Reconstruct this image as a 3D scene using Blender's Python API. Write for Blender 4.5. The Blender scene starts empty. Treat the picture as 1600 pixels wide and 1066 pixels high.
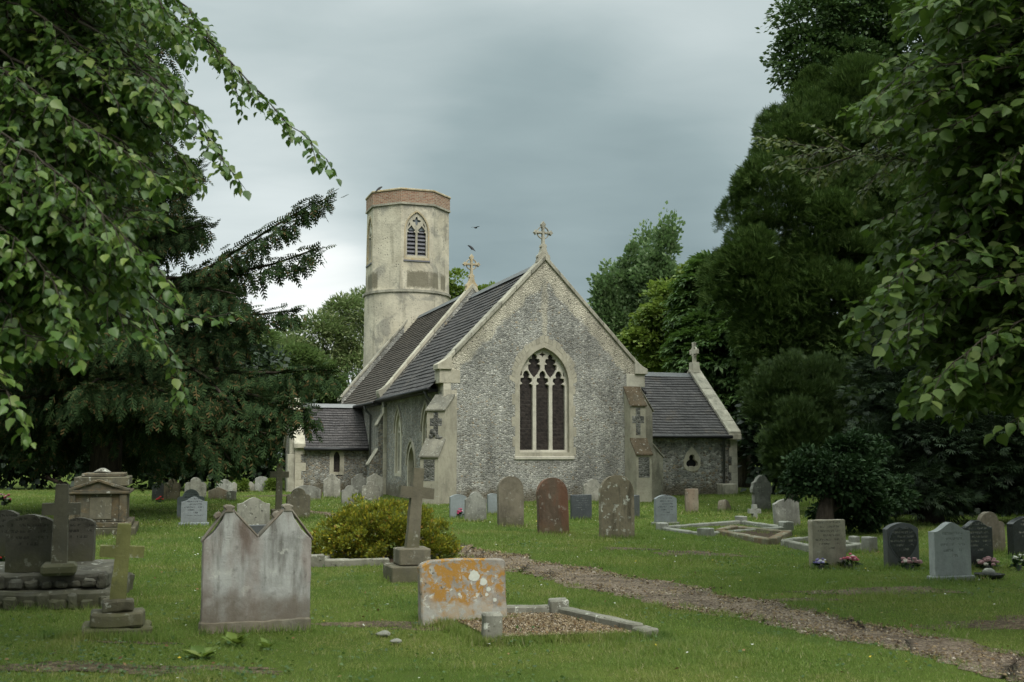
import bpy, bmesh, math, random
import numpy as np
from mathutils import Vector, Matrix, geometry, noise as mnoise
S = bpy.context.scene
C = bpy.context.collection
PI = math.pi
R = math.radians

# ---------------------------------------------------------------- camera
FPX = 1700.0
PITCH = math.atan(175/1700)
SP, CP = math.sin(PITCH), math.cos(PITCH)
CAM = Vector((0, 0, 1.6))
cd = bpy.data.cameras.new('camera')
cam = bpy.data.objects.new('camera', cd)
C.objects.link(cam)
cam.location = CAM
cam.rotation_euler = (PI/2+PITCH, 0, 0)
cd.sensor_width = 36
cd.lens = FPX/1600*36
cd.clip_start = 0.1
cd.clip_end = 2000
cd.dof.use_dof = True
cd.dof.focus_distance = 26
cd.dof.aperture_fstop = 4.0
S.camera = cam

# ---------------------------------------------------------------- exposure
S.view_settings.view_transform = 'Standard'
S.view_settings.look = 'None'
S.view_settings.exposure = 0.45
S.view_settings.gamma = 1.0
S.render.engine = 'CYCLES'
S.cycles.max_bounces = 6
S.cycles.diffuse_bounces = 3
S.cycles.transmission_bounces = 3
S.cycles.use_denoising = True
try:
    S.cycles.use_adaptive_sampling = True
    S.cycles.adaptive_threshold = 0.02
except Exception:
    pass


def ray(px, py):
    a = (px-800)/FPX
    b = (533-py)/FPX
    return Vector((a, CP-b*SP, SP+b*CP))


def G(px, py):
    r = ray(px, py)
    t = -1.6/r.z
    return Vector((r.x*t, r.y*t, 0))


def P(px, py, d):
    return CAM+ray(px, py)*d


# ---------------------------------------------------------------- node helper
class NT:
    def __init__(s, tree):
        s.t = tree
        s.n = tree.nodes
        s.l = tree.links

    def node(s, typ, ins=None, **kw):
        n = s.n.new(typ)
        for k, v in kw.items():
            setattr(n, k, v)
        for k, v in (ins or {}).items():
            s.put(n.inputs[k], v)
        return n

    def put(s, sock, v):
        if isinstance(v, bpy.types.NodeSocket):
            s.l.new(v, sock)
        elif v is not None:
            if isinstance(v, (tuple, list)) and sock.type == 'RGBA' and len(v) == 3:
                v = (*v, 1)
            sock.default_value = v

    def math(s, op, a, b=None, c=None, clamp=False):
        n = s.n.new('ShaderNodeMath')
        n.operation = op
        n.use_clamp = clamp
        s.put(n.inputs[0], a)
        if b is not None:
            s.put(n.inputs[1], b)
        if c is not None:
            s.put(n.inputs[2], c)
        return n.outputs[0]

    def vmath(s, op, a, b=None, out='Vector'):
        n = s.n.new('ShaderNodeVectorMath')
        n.operation = op
        s.put(n.inputs[0], a)
        if b is not None:
            s.put(n.inputs['Scale' if op == 'SCALE' else 1], b)
        return n.outputs[out]

    def mix(s, fac, a, b, blend='MIX'):
        n = s.n.new('ShaderNodeMix')
        n.data_type = 'RGBA'
        n.blend_type = blend
        s.put(n.inputs[0], fac)
        s.put(n.inputs[6], a)
        s.put(n.inputs[7], b)
        return n.outputs[2]

    def noise(s, vec, scale, detail=4, rough=0.6, dist=0.0, out='Fac'):
        n = s.n.new('ShaderNodeTexNoise')
        s.put(n.inputs['Vector'], vec)
        s.put(n.inputs['Scale'], scale)
        n.inputs['Detail'].default_value = detail
        n.inputs['Roughness'].default_value = rough
        n.inputs['Distortion'].default_value = dist
        return n.outputs[out]

    def voro(s, vec, scale, feature='F1', out='Distance', rnd=1.0):
        n = s.n.new('ShaderNodeTexVoronoi')
        n.feature = feature
        s.put(n.inputs['Vector'], vec)
        s.put(n.inputs['Scale'], scale)
        n.inputs['Randomness'].default_value = rnd
        return n.outputs[out]

    def ramp(s, fac, stops, interp='LINEAR'):
        n = s.n.new('ShaderNodeValToRGB')
        s.put(n.inputs[0], fac)
        e = n.color_ramp.elements
        n.color_ramp.interpolation = interp
        while len(e) < len(stops):
            e.new(0.5)
        for el, (p, c) in zip(e, stops):
            el.position = p
            el.color = (*c, 1) if len(c) == 3 else c
        return n.outputs[0]

    def mr(s, x, a, b, c=0.0, d=1.0, smooth=True):
        n = s.n.new('ShaderNodeMapRange')
        n.interpolation_type = 'SMOOTHSTEP' if smooth else 'LINEAR'
        s.put(n.inputs[0], x)
        for i, v in enumerate((a, b, c, d)):
            s.put(n.inputs[i+1], v)
        return n.outputs[0]

    def sep(s, v):
        n = s.n.new('ShaderNodeSeparateXYZ')
        s.put(n.inputs[0], v)
        return n.outputs

    def comb(s, x, y, z):
        n = s.n.new('ShaderNodeCombineXYZ')
        for i, v in enumerate((x, y, z)):
            s.put(n.inputs[i], v)
        return n.outputs[0]

    def obj(s, rand=True):
        tc = s.n.new('ShaderNodeTexCoord').outputs['Object']
        if not rand:
            return tc
        oi = s.n.new('ShaderNodeObjectInfo').outputs['Random']
        off = s.comb(s.math('MULTIPLY', oi, 37.0), s.math('MULTIPLY', oi, 61.0), s.math('MULTIPLY', oi, 0.0))
        return s.vmath('ADD', tc, off)

    def hsv(s, col, h=0.5, sat=1.0, v=1.0):
        n = s.node('ShaderNodeHueSaturation', {'Hue': h, 'Saturation': sat, 'Value': v, 'Color': col})
        return n.outputs[0]


MATS = {}


def material(name, fn):
    if name in MATS:
        return MATS[name]
    m = bpy.data.materials.new(name)
    m.use_nodes = True
    nt = NT(m.node_tree)
    for n in list(nt.n):
        nt.n.remove(n)
    out = nt.n.new('ShaderNodeOutputMaterial')
    b = nt.n.new('ShaderNodeBsdfPrincipled')
    nt.l.new(b.outputs[0], out.inputs[0])
    r = fn(nt)
    nt.put(b.inputs['Base Color'], r.get('col', (.5, .5, .5)))
    nt.put(b.inputs['Roughness'], r.get('rough', 0.85))
    nt.put(b.inputs['Specular IOR Level'], r.get('spec', 0.3))
    if 'metal' in r:
        nt.put(b.inputs['Metallic'], r['metal'])
    if 'bump' in r:
        bp = nt.node('ShaderNodeBump', {'Height': r['bump'], 'Distance': r.get('bdist', 0.02), 'Strength': r.get('bstr', 0.7)})
        nt.l.new(bp.outputs[0], b.inputs['Normal'])
    if 'trans' in r:
        tr = nt.node('ShaderNodeBsdfTranslucent', {'Color': r['tcol']})
        mx = nt.node('ShaderNodeMixShader', {0: r['trans']})
        nt.l.new(b.outputs[0], mx.inputs[1])
        nt.l.new(tr.outputs[0], mx.inputs[2])
        nt.l.new(mx.outputs[0], out.inputs[0])
    MATS[name] = m
    return m


# ---------------------------------------------------------------- world: overcast sky
SUN_EL, SUN_AZ = R(48), R(155)     # sun behind the camera, a little to the right
w = bpy.data.worlds.new('World')
S.world = w
w.use_nodes = True
nt = NT(w.node_tree)
for n in list(nt.n):
    nt.n.remove(n)
wo = nt.n.new('ShaderNodeOutputWorld')
bg = nt.n.new('ShaderNodeBackground')
nt.l.new(bg.outputs[0], wo.inputs[0])
sky = nt.n.new('ShaderNodeTexSky')
sky.sky_type = 'NISHITA'
sky.sun_disc = False
sky.sun_elevation = SUN_EL
sky.sun_rotation = SUN_AZ
D = nt.n.new('ShaderNodeTexCoord').outputs['Generated']
sx, sy, sz = nt.sep(D)[0:3]
den = nt.math('ADD', nt.math('MAXIMUM', sz, 0.0), 0.22)
pl = nt.comb(nt.math('DIVIDE', sx, den), nt.math('MULTIPLY', nt.math('DIVIDE', sy, den), 1.5), 0.0)
pl = nt.vmath('ADD', pl, (3.1, 0.7, 0.4))
n1 = nt.noise(pl, 0.9, 3.5, 0.5, 0.5)
n2 = nt.noise(nt.vmath('ADD', pl, (7, 3, 2)), 2.3, 4, 0.5, 0.3)
n3 = nt.noise(nt.vmath('ADD', nt.vmath('MULTIPLY', pl, (.8, 1.0, 1)), (1, 8, 5)), 4.0, 6, 0.58, 0.6)
nn = nt.math('ADD', nt.math('ADD', nt.math('MULTIPLY', n1, 0.5), nt.math('MULTIPLY', n2, 0.34)), nt.math('MULTIPLY', n3, 0.16))


def glow(px, py, deg, soft=1.0):
    c = ray(px, py).normalized()
    dt = nt.vmath('DOT_PRODUCT', D, tuple(c), out='Value')
    return nt.mr(dt, math.cos(R(deg)), 1.0)


cl = nt.math('ADD', nt.math('MULTIPLY', nt.math('SUBTRACT', nn, 0.5), 0.95), 0.50)
for px, py, deg, amt in ((900, 330, 11, -0.28), (1130, 330, 9, -0.16), (720, 225, 9, -0.13), (500, 160, 8, 0.0),
                         (400, 430, 10, 0.26), (500, 500, 6, 0.30), (420, 30, 11, 0.10), (840, 55, 12, 0.10), (1200, 60, 9, 0.10)):
    if amt:
        cl = nt.math('ADD', cl, nt.math('MULTIPLY', glow(px, py, deg), amt))
col = nt.ramp(cl, [(0.0, (.185, .246, .258)), (0.30, (.270, .343, .352)), (0.55, (.402, .472, .476)), (0.8, (.58, .64, .638)), (1.0, (.82, .85, .83))])
zen = nt.mr(sz, 0.38, 0.90, 1.0, 5.0)
col = nt.vmath('SCALE', col, nt.math('MULTIPLY', zen, 0.93))
col = nt.mix(nt.mr(sz, 0.38, 0.70), col, nt.mix(1.0, col, (1.03, .97, .89), 'MULTIPLY'))
skyc = nt.vmath('SCALE', sky.outputs[0], 0.08)
col = nt.mix(0.96, skyc, col)
low = nt.mr(sz, -0.06, 0.0)
col = nt.mix(low, (.03, .04, .02), col)
nt.put(bg.inputs[0], col)
bg.inputs[1].default_value = 1.0

sd = bpy.data.lights.new('sun', 'SUN')
so = bpy.data.objects.new('sun', sd)
C.objects.link(so)
sd.energy = 1.5
sd.angle = R(30)
sd.color = (1.0, 0.95, 0.88)
so.rotation_euler = (PI/2-SUN_EL, 0, R(180)-SUN_AZ+R(0))
so.rotation_euler = (Vector((math.sin(SUN_AZ)*math.cos(SUN_EL), math.cos(SUN_AZ)*math.cos(SUN_EL), math.sin(SUN_EL)))).to_track_quat('Z', 'Y').to_euler()
so.location = (10, -20, 40)


# ---------------------------------------------------------------- mesh helpers
def gz(x, y):
    return 0.03*math.sin(x*0.45+1.0)*math.cos(y*0.33)+0.02*math.sin(x*1.1+y*0.7)


def gzn(x, y):
    return 0.03*np.sin(x*0.45+1.0)*np.cos(y*0.33)+0.02*np.sin(x*1.1+y*0.7)


def auto_uv(me):
    uv = me.uv_layers.new(name='UVMap')
    for p in me.polygons:
        n = p.normal
        t = Vector((-n.y, n.x, 0))
        t = t.normalized() if t.length > 0.05 else Vector((1, 0, 0))
        v = n.cross(t)
        for li in p.loop_indices:
            co = me.vertices[me.loops[li].vertex_index].co
            uv.data[li].uv = (co.dot(t), co.dot(v))


def islands(bm):
    seen, out = set(), []
    for f in bm.faces:
        if f in seen:
            continue
        st, comp = [f], []
        seen.add(f)
        while st:
            g = st.pop()
            comp.append(g)
            for e in g.edges:
                for h in e.link_faces:
                    if h not in seen:
                        seen.add(h)
                        st.append(h)
        out.append(comp)
    return out


def build(name, bm, m, parent=None, smooth=False, bevel=0.0, uv=True, seg=1, split=False, rough=0.0, rscale=5.0):
    if split:            # every separate stone, slab or board becomes a part of its own
        first = None
        for comp in islands(bm):
            b2 = bmesh.new()
            mp = {}
            for f in comp:
                b2.faces.new([mp.setdefault(v, None) or mp.__setitem__(v, b2.verts.new(v.co)) or mp[v] for v in f.verts])
            o = build(name, b2, m, parent, smooth, bevel, uv, seg, False, rough, rscale)
            first = first or o
        bm.free()
        return first
    bmesh.ops.remove_doubles(bm, verts=bm.verts, dist=1e-5)
    bmesh.ops.recalc_face_normals(bm, faces=bm.faces)
    if bevel:
        es = [e for e in bm.edges if len(e.link_faces) == 2 and e.calc_face_angle(0) > 0.55]
        bmesh.ops.bevel(bm, geom=es, offset=bevel, segments=seg, affect='EDGES', profile=0.6, clamp_overlap=True)
    if rough:            # uneven, weathered faces and edges
        long_ = [e for e in bm.edges if e.calc_length() > .09]
        bmesh.ops.subdivide_edges(bm, edges=long_, cuts=3, use_grid_fill=True)
        long_ = [e for e in bm.edges if e.calc_length() > .11]
        bmesh.ops.subdivide_edges(bm, edges=long_, cuts=2, use_grid_fill=True)
        off = Vector((len(bm.verts)*.37, len(name)*1.7, len(bpy.data.objects)*.53))
        for v in bm.verts:
            v.co += (mnoise.noise_vector(v.co*rscale+off)+mnoise.noise_vector(v.co*rscale*3+off)*.45)*rough
    me = bpy.data.meshes.new(name)
    bm.to_mesh(me)
    bm.free()
    if smooth:
        for p in me.polygons:
            p.use_smooth = True
    if uv:
        auto_uv(me)
    me.materials.append(m)
    o = bpy.data.objects.new(name, me)
    C.objects.link(o)
    if parent:
        o.parent = parent
    return o


def tag(o, label=None, cat=None, group=None, kind=None):
    if label:
        o['label'] = label
    if cat:
        o['category'] = cat
    if group:
        o['group'] = group
    if kind:
        o['kind'] = kind
    return o


def empty(name, loc, rz, label, cat, group=None):
    o = bpy.data.objects.new(name, None)
    o.empty_display_size = 0.2
    C.objects.link(o)
    o.location = loc
    o.rotation_euler = (0, 0, rz)
    return tag(o, label, cat, group)


def ident(x, y, z):
    return (x, y, z)


def prism(bm, loops, y0, y1, xf=ident):
    """2D loops (outer first, then holes) in x,z extruded from y0 to y1, mapped by xf."""
    vl = [[Vector((p[0], p[1], 0)) for p in lp] for lp in loops]
    tris = geometry.tessellate_polygon(vl)
    flat = [p for lp in loops for p in lp]
    f = [bm.verts.new(xf(p[0], y0, p[1])) for p in flat]
    b = [bm.verts.new(xf(p[0], y1, p[1])) for p in flat]
    for t in tris:
        try:
            bm.faces.new([f[i] for i in t])
            bm.faces.new([b[i] for i in reversed(t)])
        except ValueError:
            pass
    k = 0
    for lp in loops:
        n = len(lp)
        for i in range(n):
            j = (i+1) % n
            bm.faces.new([f[k+i], f[k+j], b[k+j], b[k+i]])
        k += n


def box(bm, x0, x1, y0, y1, z0, z1, xf=ident):
    prism(bm, [[(x0, z0), (x1, z0), (x1, z1), (x0, z1)]], y0, y1, xf)


def tube(bm, pts, rad, n=8, cap=True):
    pts = [Vector(p) for p in pts]
    rings = []
    prev = None
    for i, p in enumerate(pts):
        a = pts[max(i-1, 0)]
        b = pts[min(i+1, len(pts)-1)]
        t = (b-a).normalized()
        if prev is None:
            s = t.cross(Vector((0.31, 0.9, 0.2))).normalized()
        else:
            s = (prev-t*prev.dot(t)).normalized()
        prev = s
        u = t.cross(s)
        r = rad[i] if isinstance(rad, (list, tuple)) else rad
        rings.append([bm.verts.new(p+(s*math.cos(2*PI*k/n)+u*math.sin(2*PI*k/n))*r) for k in range(n)])
    for a, b in zip(rings, rings[1:]):
        for k in range(n):
            bm.faces.new([a[k], a[(k+1) % n], b[(k+1) % n], b[k]])
    if cap:
        bm.faces.new(rings[0])
        bm.faces.new(rings[-1])


def arc(cx, cz, r, a0, a1, n):
    return [(cx+r*math.cos(a0+(a1-a0)*i/n), cz+r*math.sin(a0+(a1-a0)*i/n)) for i in range(n+1)]


def pointed(hw, z0, zs, rise, n=10, cx=0):
    """closed loop: sill, jambs and a two centred pointed arch"""
    c = (rise*rise-hw*hw)/(2*hw)
    r = hw+c
    ang = math.atan2(rise, c)
    right = arc(-c, zs, r, 0, ang, n)
    pts = [(-hw, z0), (hw, z0)]+right
    pts += [(-x, z) for x, z in reversed(right[:-1])]
    return [(x+cx, z) for x, z in pts]


def mirror(half):
    """half: points from bottom centre side up to the top centre on the right"""
    return half+[(-x, z) for x, z in reversed(half) if abs(x) > 1e-6]


def shift(lp, dx, dz=0):
    return [(x+dx, z+dz) for x, z in lp]


# ---------------------------------------------------------------- foliage mesh from numpy
def nrmz(a):
    return a/np.maximum(np.linalg.norm(a, axis=1, keepdims=True), 1e-9)


def raw_mesh(name, V, F, m, parent=None):
    """V (n,3), F (k,c) constant corner count"""
    me = bpy.data.meshes.new(name)
    k, c = F.shape
    me.vertices.add(len(V))
    me.vertices.foreach_set('co', np.ascontiguousarray(V, dtype=np.float32).ravel())
    me.loops.add(k*c)
    me.loops.foreach_set('vertex_index', np.ascontiguousarray(F, dtype=np.int32).ravel())
    me.polygons.add(k)
    me.polygons.foreach_set('loop_start', np.arange(0, k*c, c, dtype=np.int32))
    me.update(calc_edges=True)
    me.materials.append(m)
    o = bpy.data.objects.new(name, me)
    C.objects.link(o)
    if parent:
        o.parent = parent
        o.matrix_parent_inverse = Matrix.Identity(4)
    return o


TPL = {
    'lime': (np.array([(0, 0, 0), (.12, .30, .05), (.45, .44, .07), (.78, .22, .03), (1.05, 0, -.06), (.5, 0, -.03),
                       (.12, -.30, .05), (.45, -.44, .07), (.78, -.22, .03)], float),
             np.array([(0, 1, 2, 5), (5, 2, 3, 4), (0, 5, 7, 6), (5, 4, 8, 7)])),
    'limec': (np.array([(0, 0, 0), (.15, .22, .16), (.48, .33, .20), (.76, .16, .06), (.98, .03, -.16), (.5, .02, .0),
                        (.10, -.27, .10), (.43, -.38, .16), (.80, -.22, -.02)], float),
              np.array([(0, 1, 2, 5), (5, 2, 3, 4), (0, 5, 7, 6), (5, 4, 8, 7)])),
    'oval': (np.array([(0, 0, 0), (.45, .27, .05), (1, 0, -.05), (.45, -.27, .05)], float), np.array([(0, 1, 2, 3)])),
    'broad': (np.array([(0, 0, 0), (.45, .42, .06), (1, 0, -.08), (.45, -.42, .06)], float), np.array([(0, 1, 2, 3)])),
    'frond': (np.array([(0, .04, 0), (.0, -.04, 0), (1, -.03, -.03), (1, .03, -.03)] +
                       sum([[(t, 0, 0), (t+.11, 0, 0), (t+.29-.1*t, s*(.34-.2*t), -.03), (t+.19-.1*t, s*(.34-.2*t), -.03)] for t in (.1, .3, .5, .7) for s in (1, -1)], []), float),
              np.arange(36).reshape(9, 4)),
    'fan': (np.array(sum([[(0, 0, 0), (.5*math.cos(a)-.06*math.sin(a), .5*math.sin(a)+.06*math.cos(a), .04),
                           (l*math.cos(a), l*math.sin(a), -.03), (.5*math.cos(a)+.06*math.sin(a), .5*math.sin(a)-.06*math.cos(a), .04)]
                          for a, l in ((-.85, .65), (-.42, .85), (0, 1), (.42, .85), (.85, .65))], []), float), np.arange(20).reshape(5, 4)),
    'palm': (np.array(sum([[(0, 0, 0), (.6*l*math.cos(a)-.17*l*math.sin(a), .6*l*math.sin(a)+.17*l*math.cos(a), .02),
                            (l*math.cos(a), l*math.sin(a), -.22*l), (.6*l*math.cos(a)+.17*l*math.sin(a), .6*l*math.sin(a)-.17*l*math.cos(a), .02)]
                           for a, l in ((-1.7, .6), (-.85, .85), (0, 1), (.85, .85), (1.7, .6))], []), float), np.arange(20).reshape(5, 4)),
    'blade': (np.array([(0, -.5, 0), (0, .5, 0), (1, 0, 0)], float), np.array([(0, 1, 2)])),
}


def leaf_arrays(pos, axis, nrm, ln, tpl, wid=1.0):
    tv, tf = TPL[tpl]
    axis = nrmz(axis)
    side = nrmz(np.cross(nrm, axis))
    nr = np.cross(axis, side)
    ln = np.broadcast_to(np.asarray(ln, float), (len(pos),))[:, None, None]
    V = pos[:, None, :]+ln*(tv[None, :, 0:1]*axis[:, None, :]+wid*tv[None, :, 1:2]*side[:, None, :]+tv[None, :, 2:3]*nr[:, None, :])
    k = len(tv)
    F = (tf[None]+(np.arange(len(pos))*k)[:, None, None]).reshape(-1, tf.shape[1])
    return V.reshape(-1, 3), F


def leaf_mesh(name, pos, axis, nrm, ln, tpl, m, parent=None, wid=1.0):
    V, F = leaf_arrays(pos, axis, nrm, ln, tpl, wid)
    return raw_mesh(name, V, F, m, parent)


def rdir(rng, n):
    return nrmz(rng.normal(size=(n, 3)))


UP = np.array([0, 0, 1.0])
# ---------------------------------------------------------------- materials of the church and stones
def flint_fn(scale=8.0, pale=0.0, warm=0.0, gable=False, dark=1.0, moss=True):
    def fn(nt):
        P0 = nt.obj(False)
        wob = nt.vmath('SCALE', nt.noise(P0, 2.2, 3, out='Color'), 0.16)
        Pm = nt.vmath('MULTIPLY', nt.vmath('ADD', P0, wob), (1.0, 1.0, 1.45))
        cellc = nt.voro(Pm, scale, 'F1', 'Color', 0.85)
        dist = nt.voro(Pm, scale, 'F1', 'Distance', 0.85)
        edge = nt.voro(Pm, scale, 'DISTANCE_TO_EDGE', 'Distance', 0.85)
        rnd = nt.sep(cellc)[0]
        rnd2 = nt.sep(cellc)[1]
        flint = nt.ramp(rnd, [(0.0, (.075, .080, .085)), (0.25, (.150, .156, .160)), (0.5, (.245, .252, .25)),
                              (0.72, (.345, .345, .33)), (0.92, (.49, .48, .45)), (1.0, (.62, .605, .56))])
        brown = nt.ramp(rnd, [(0.0, (.06, .045, .03)), (0.5, (.20, .15, .10)), (1.0, (.42, .33, .22))])
        flint = nt.mix(nt.mr(rnd2, 0.97-warm, 1.0-warm*0.5), flint, brown)
        fine = nt.noise(P0, 40, 3, 0.7)
        flint = nt.mix(nt.math('MULTIPLY', fine, 0.40), flint, (.42, .39, .31))
        mortar = nt.mix(nt.noise(P0, 1.2, 4), (.285, .278, .25), (.40, .388, .345))
        big = nt.noise(P0, 0.55, 5, 0.6, 0.4)
        thr = nt.math('ADD', nt.math('MULTIPLY', big, 0.16), 0.03+pale*0.25)
        m = nt.mr(edge, nt.math('MULTIPLY', thr, 0.5), thr, 1, 0)
        if gable:
            x, y, z = nt.sep(P0)[0:3]
            nz = nt.noise(P0, 1.7, 4, 0.6)
            # pale re-pointed bands along the rakes, above the window and at the top
            rake = nt.math('SUBTRACT', 8.05, nt.math('MULTIPLY', nt.math('ABSOLUTE', x), 1.045))
            s = nt.math('SUBTRACT', rake, z)
            s = nt.math('ADD', s, nt.math('MULTIPLY', nt.math('SUBTRACT', nz, 0.5), 0.9))
            band = nt.mr(s, 0.58, 0.80, 1, 0)
            seam = nt.mr(nt.math('ABSOLUTE', nt.math('ADD', x, nt.math('MULTIPLY', nt.math('SUBTRACT', nz, 0.45), 0.45))), 0.05, 0.16, 1, 0)
            seam = nt.math('MULTIPLY', seam, nt.mr(z, 5.3, 5.6))
            pm = nt.math('MAXIMUM', band, nt.math('MULTIPLY', seam, 0.8))
            speck = nt.mr(nt.sep(nt.voro(P0, 13, 'F1', 'Color'))[0], 0.72, 0.8)
            speck = nt.math('MULTIPLY', speck, nt.mr(nt.voro(P0, 13), 0.30, 0.42, 1, 0))
            pc = nt.mix(nt.math('MULTIPLY', speck, 0.85), nt.mix(nz, (.44, .40, .31), (.60, .555, .45)), (.13, .12, .105))
        colr = nt.mix(m, flint, mortar)
        patch = nt.mr(nt.noise(nt.vmath('ADD', P0, (5, 9, 2)), 0.9, 4), 0.52, 0.72)
        colr = nt.mix(nt.math('MULTIPLY', patch, 0.30+pale), colr, mortar)
        if gable:
            colr = nt.mix(nt.math('MULTIPLY', pm, 0.92), colr, pc)
        st = nt.mr(nt.noise(nt.vmath('MULTIPLY', P0, (1.4, 1.4, 0.5)), 1.0, 5), 0.32, 0.72, 1.16, 0.62)
        colr = nt.vmath('SCALE', colr, nt.math('MULTIPLY', st, dark))
        if moss:
            z = nt.sep(P0)[2]
            mm = nt.mr(nt.math('ADD', z, nt.math('MULTIPLY', nt.math('SUBTRACT', nt.noise(P0, 2.5, 4), 0.5), 0.9)), 0.15, 0.6, 0.75, 0)
            colr = nt.mix(mm, colr, nt.mix(nt.noise(P0, 6, 3), (.06, .055, .03), (.16, .12, .075)))
        return dict(col=colr, rough=0.75, spec=0.35, bump=nt.math('SUBTRACT', nt.mr(edge, 0, 0.2), nt.math('MULTIPLY', dist, 0.35)), bdist=0.04, bstr=0.7)
    return fn


def ashlar_fn(c0=(.40, .365, .285), c1=(.56, .52, .425), grime=0.5, lich=0.2, orange=0.0):
    def fn(nt):
        P0 = nt.obj()
        a = nt.noise(P0, 1.3, 5, 0.65, 0.3)
        b = nt.noise(P0, 9, 5, 0.7)
        colr = nt.mix(nt.mr(a, 0.3, 0.7), c0, c1)
        colr = nt.mix(nt.math('MULTIPLY', nt.mr(b, 0.45, 0.75), 0.45), colr, nt.vmath('SCALE', colr, 0.5))
        gr = nt.mr(nt.noise(nt.vmath('MULTIPLY', P0, (1.7, 1.7, 0.45)), 1.6, 5, 0.65), 0.5, 0.72)
        colr = nt.mix(nt.math('MULTIPLY', gr, grime), colr, (.10, .095, .075))
        li = nt.mr(nt.noise(nt.vmath('ADD', P0, (3, 1, 8)), 14, 4, 0.7), 0.60, 0.66)
        colr = nt.mix(nt.math('MULTIPLY', li, lich), colr, (.58, .58, .52))
        if orange:
            og = nt.mr(nt.noise(nt.vmath('ADD', P0, (1, 7, 3)), 5, 5, 0.7), 0.55, 0.62)
            colr = nt.mix(nt.math('MULTIPLY', og, orange), colr, (.42, .25, .07))
        return dict(col=colr, rough=0.9, spec=0.2, bump=nt.math('ADD', b, nt.noise(P0, 45, 3)), bdist=0.012, bstr=0.6)
    return fn


def slate_fn(c0=(.046, .044, .046), c1=(.105, .099, .098), bw=0.26, rh=0.2, moss=0.5, warm=0.0):
    def fn(nt):
        uv = nt.n.new('ShaderNodeTexCoord').outputs['UV']
        br = nt.node('ShaderNodeTexBrick', {'Vector': uv, 'Color1': (0, 0, 0), 'Color2': (1, 1, 1), 'Mortar': (0, 0, 0), 'Scale': 1.0,
                                            'Mortar Size': 0.006, 'Brick Width': bw, 'Row Height': rh, 'Bias': 0.0})
        v = nt.sep(br.outputs['Color'])[0]
        P0 = nt.obj(False)
        n = nt.noise(P0, 2.0, 5, 0.65)
        f = nt.noise(P0, 22, 4, 0.7)
        colr = nt.mix(nt.math('ADD', nt.math('MULTIPLY', v, 0.6), nt.math('MULTIPLY', n, 0.4)), c0, c1)
        colr = nt.mix(nt.math('MULTIPLY', nt.mr(f, 0.5, 0.8), 0.4), colr, (.20, .20, .19))
        colr = nt.mix(nt.math('MULTIPLY', nt.mr(nt.noise(nt.vmath('ADD', P0, (4, 4, 1)), 1.1, 5, 0.7), 0.55, 0.75), moss), colr, (.17, .135, .09) if not warm else (.17, .12, .07))
        colr = nt.mix(br.outputs['Fac'], colr, (.02, .02, .022))
        return dict(col=colr, rough=0.85, spec=0.15, bump=nt.math('SUBTRACT', nt.math('ADD', nt.math('MULTIPLY', v, 0.5), nt.math('MULTIPLY', f, 0.4)), br.outputs['Fac']), bdist=0.015, bstr=0.8)
    return fn


def tower_fn(nt):
    P0 = nt.obj(False)
    x, y, z = nt.sep(P0)[0:3]
    a = nt.noise(P0, 0.9, 5, 0.65, 0.5)
    b = nt.noise(P0, 7, 5, 0.7)
    colr = nt.mix(nt.mr(a, 0.3, 0.7), (.43, .39, .31), (.62, .565, .445))
    yel = nt.mr(nt.noise(nt.vmath('ADD', P0, (9, 2, 4)), 0.8, 4), 0.48, 0.7)
    colr = nt.mix(nt.math('MULTIPLY', yel, 0.22), colr, (.50, .42, .28))
    gry = nt.mr(nt.noise(nt.vmath('ADD', P0, (2, 8, 1)), 0.75, 6, 0.7, 0.6), 0.5, 0.62)
    colr = nt.mix(nt.math('MULTIPLY', gry, 0.65), colr, (.23, .22, .195))
    sp = nt.sep(nt.voro(P0, 11, 'F1', 'Color'))[0]
    spm = nt.math('MULTIPLY', nt.mr(sp, 0.62, 0.7), nt.mr(nt.voro(P0, 11), 0.22, 0.36, 1, 0))
    spm = nt.math('MULTIPLY', spm, nt.mr(nt.noise(nt.vmath('ADD', P0, (1, 5, 5)), 1.1, 4), 0.40, 0.62, 0.15, 1))
    colr = nt.mix(spm, colr, nt.mix(nt.sep(nt.voro(P0, 11, 'F1', 'Color'))[1], (.09, .085, .08), (.30, .28, .24)))
    colr = nt.mix(nt.math('MULTIPLY', nt.mr(b, 0.55, 0.75), 0.35), colr, (.17, .155, .12))
    run = nt.mr(nt.noise(nt.vmath('MULTIPLY', P0, (2.2, 2.2, 0.22)), 1.3, 4, 0.6), 0.52, 0.68)
    colr = nt.mix(nt.math('MULTIPLY', run, 0.38), colr, (.16, .145, .11))
    # damp brown patches just above the string course
    dz = nt.math('ABSOLUTE', nt.math('SUBTRACT', z, nt.math('ADD', 10.05, nt.math('MULTIPLY', nt.math('SUBTRACT', b, 0.5), 0.5))))
    dp = nt.math('MULTIPLY', nt.mr(dz, 0.32, 0.48, 1, 0), nt.mr(nt.noise(nt.vmath('MULTIPLY', P0, (1, 1, 0.05)), 0.9, 2), 0.46, 0.52))
    colr = nt.mix(nt.math('MULTIPLY', dp, 0.85), colr, (.15, .135, .095))
    return dict(col=colr, rough=0.95, spec=0.15, bump=nt.math('ADD', nt.math('MULTIPLY', b, 1.0), nt.math('MULTIPLY', nt.voro(P0, 11), 0.8)), bdist=0.03, bstr=0.35)


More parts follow.
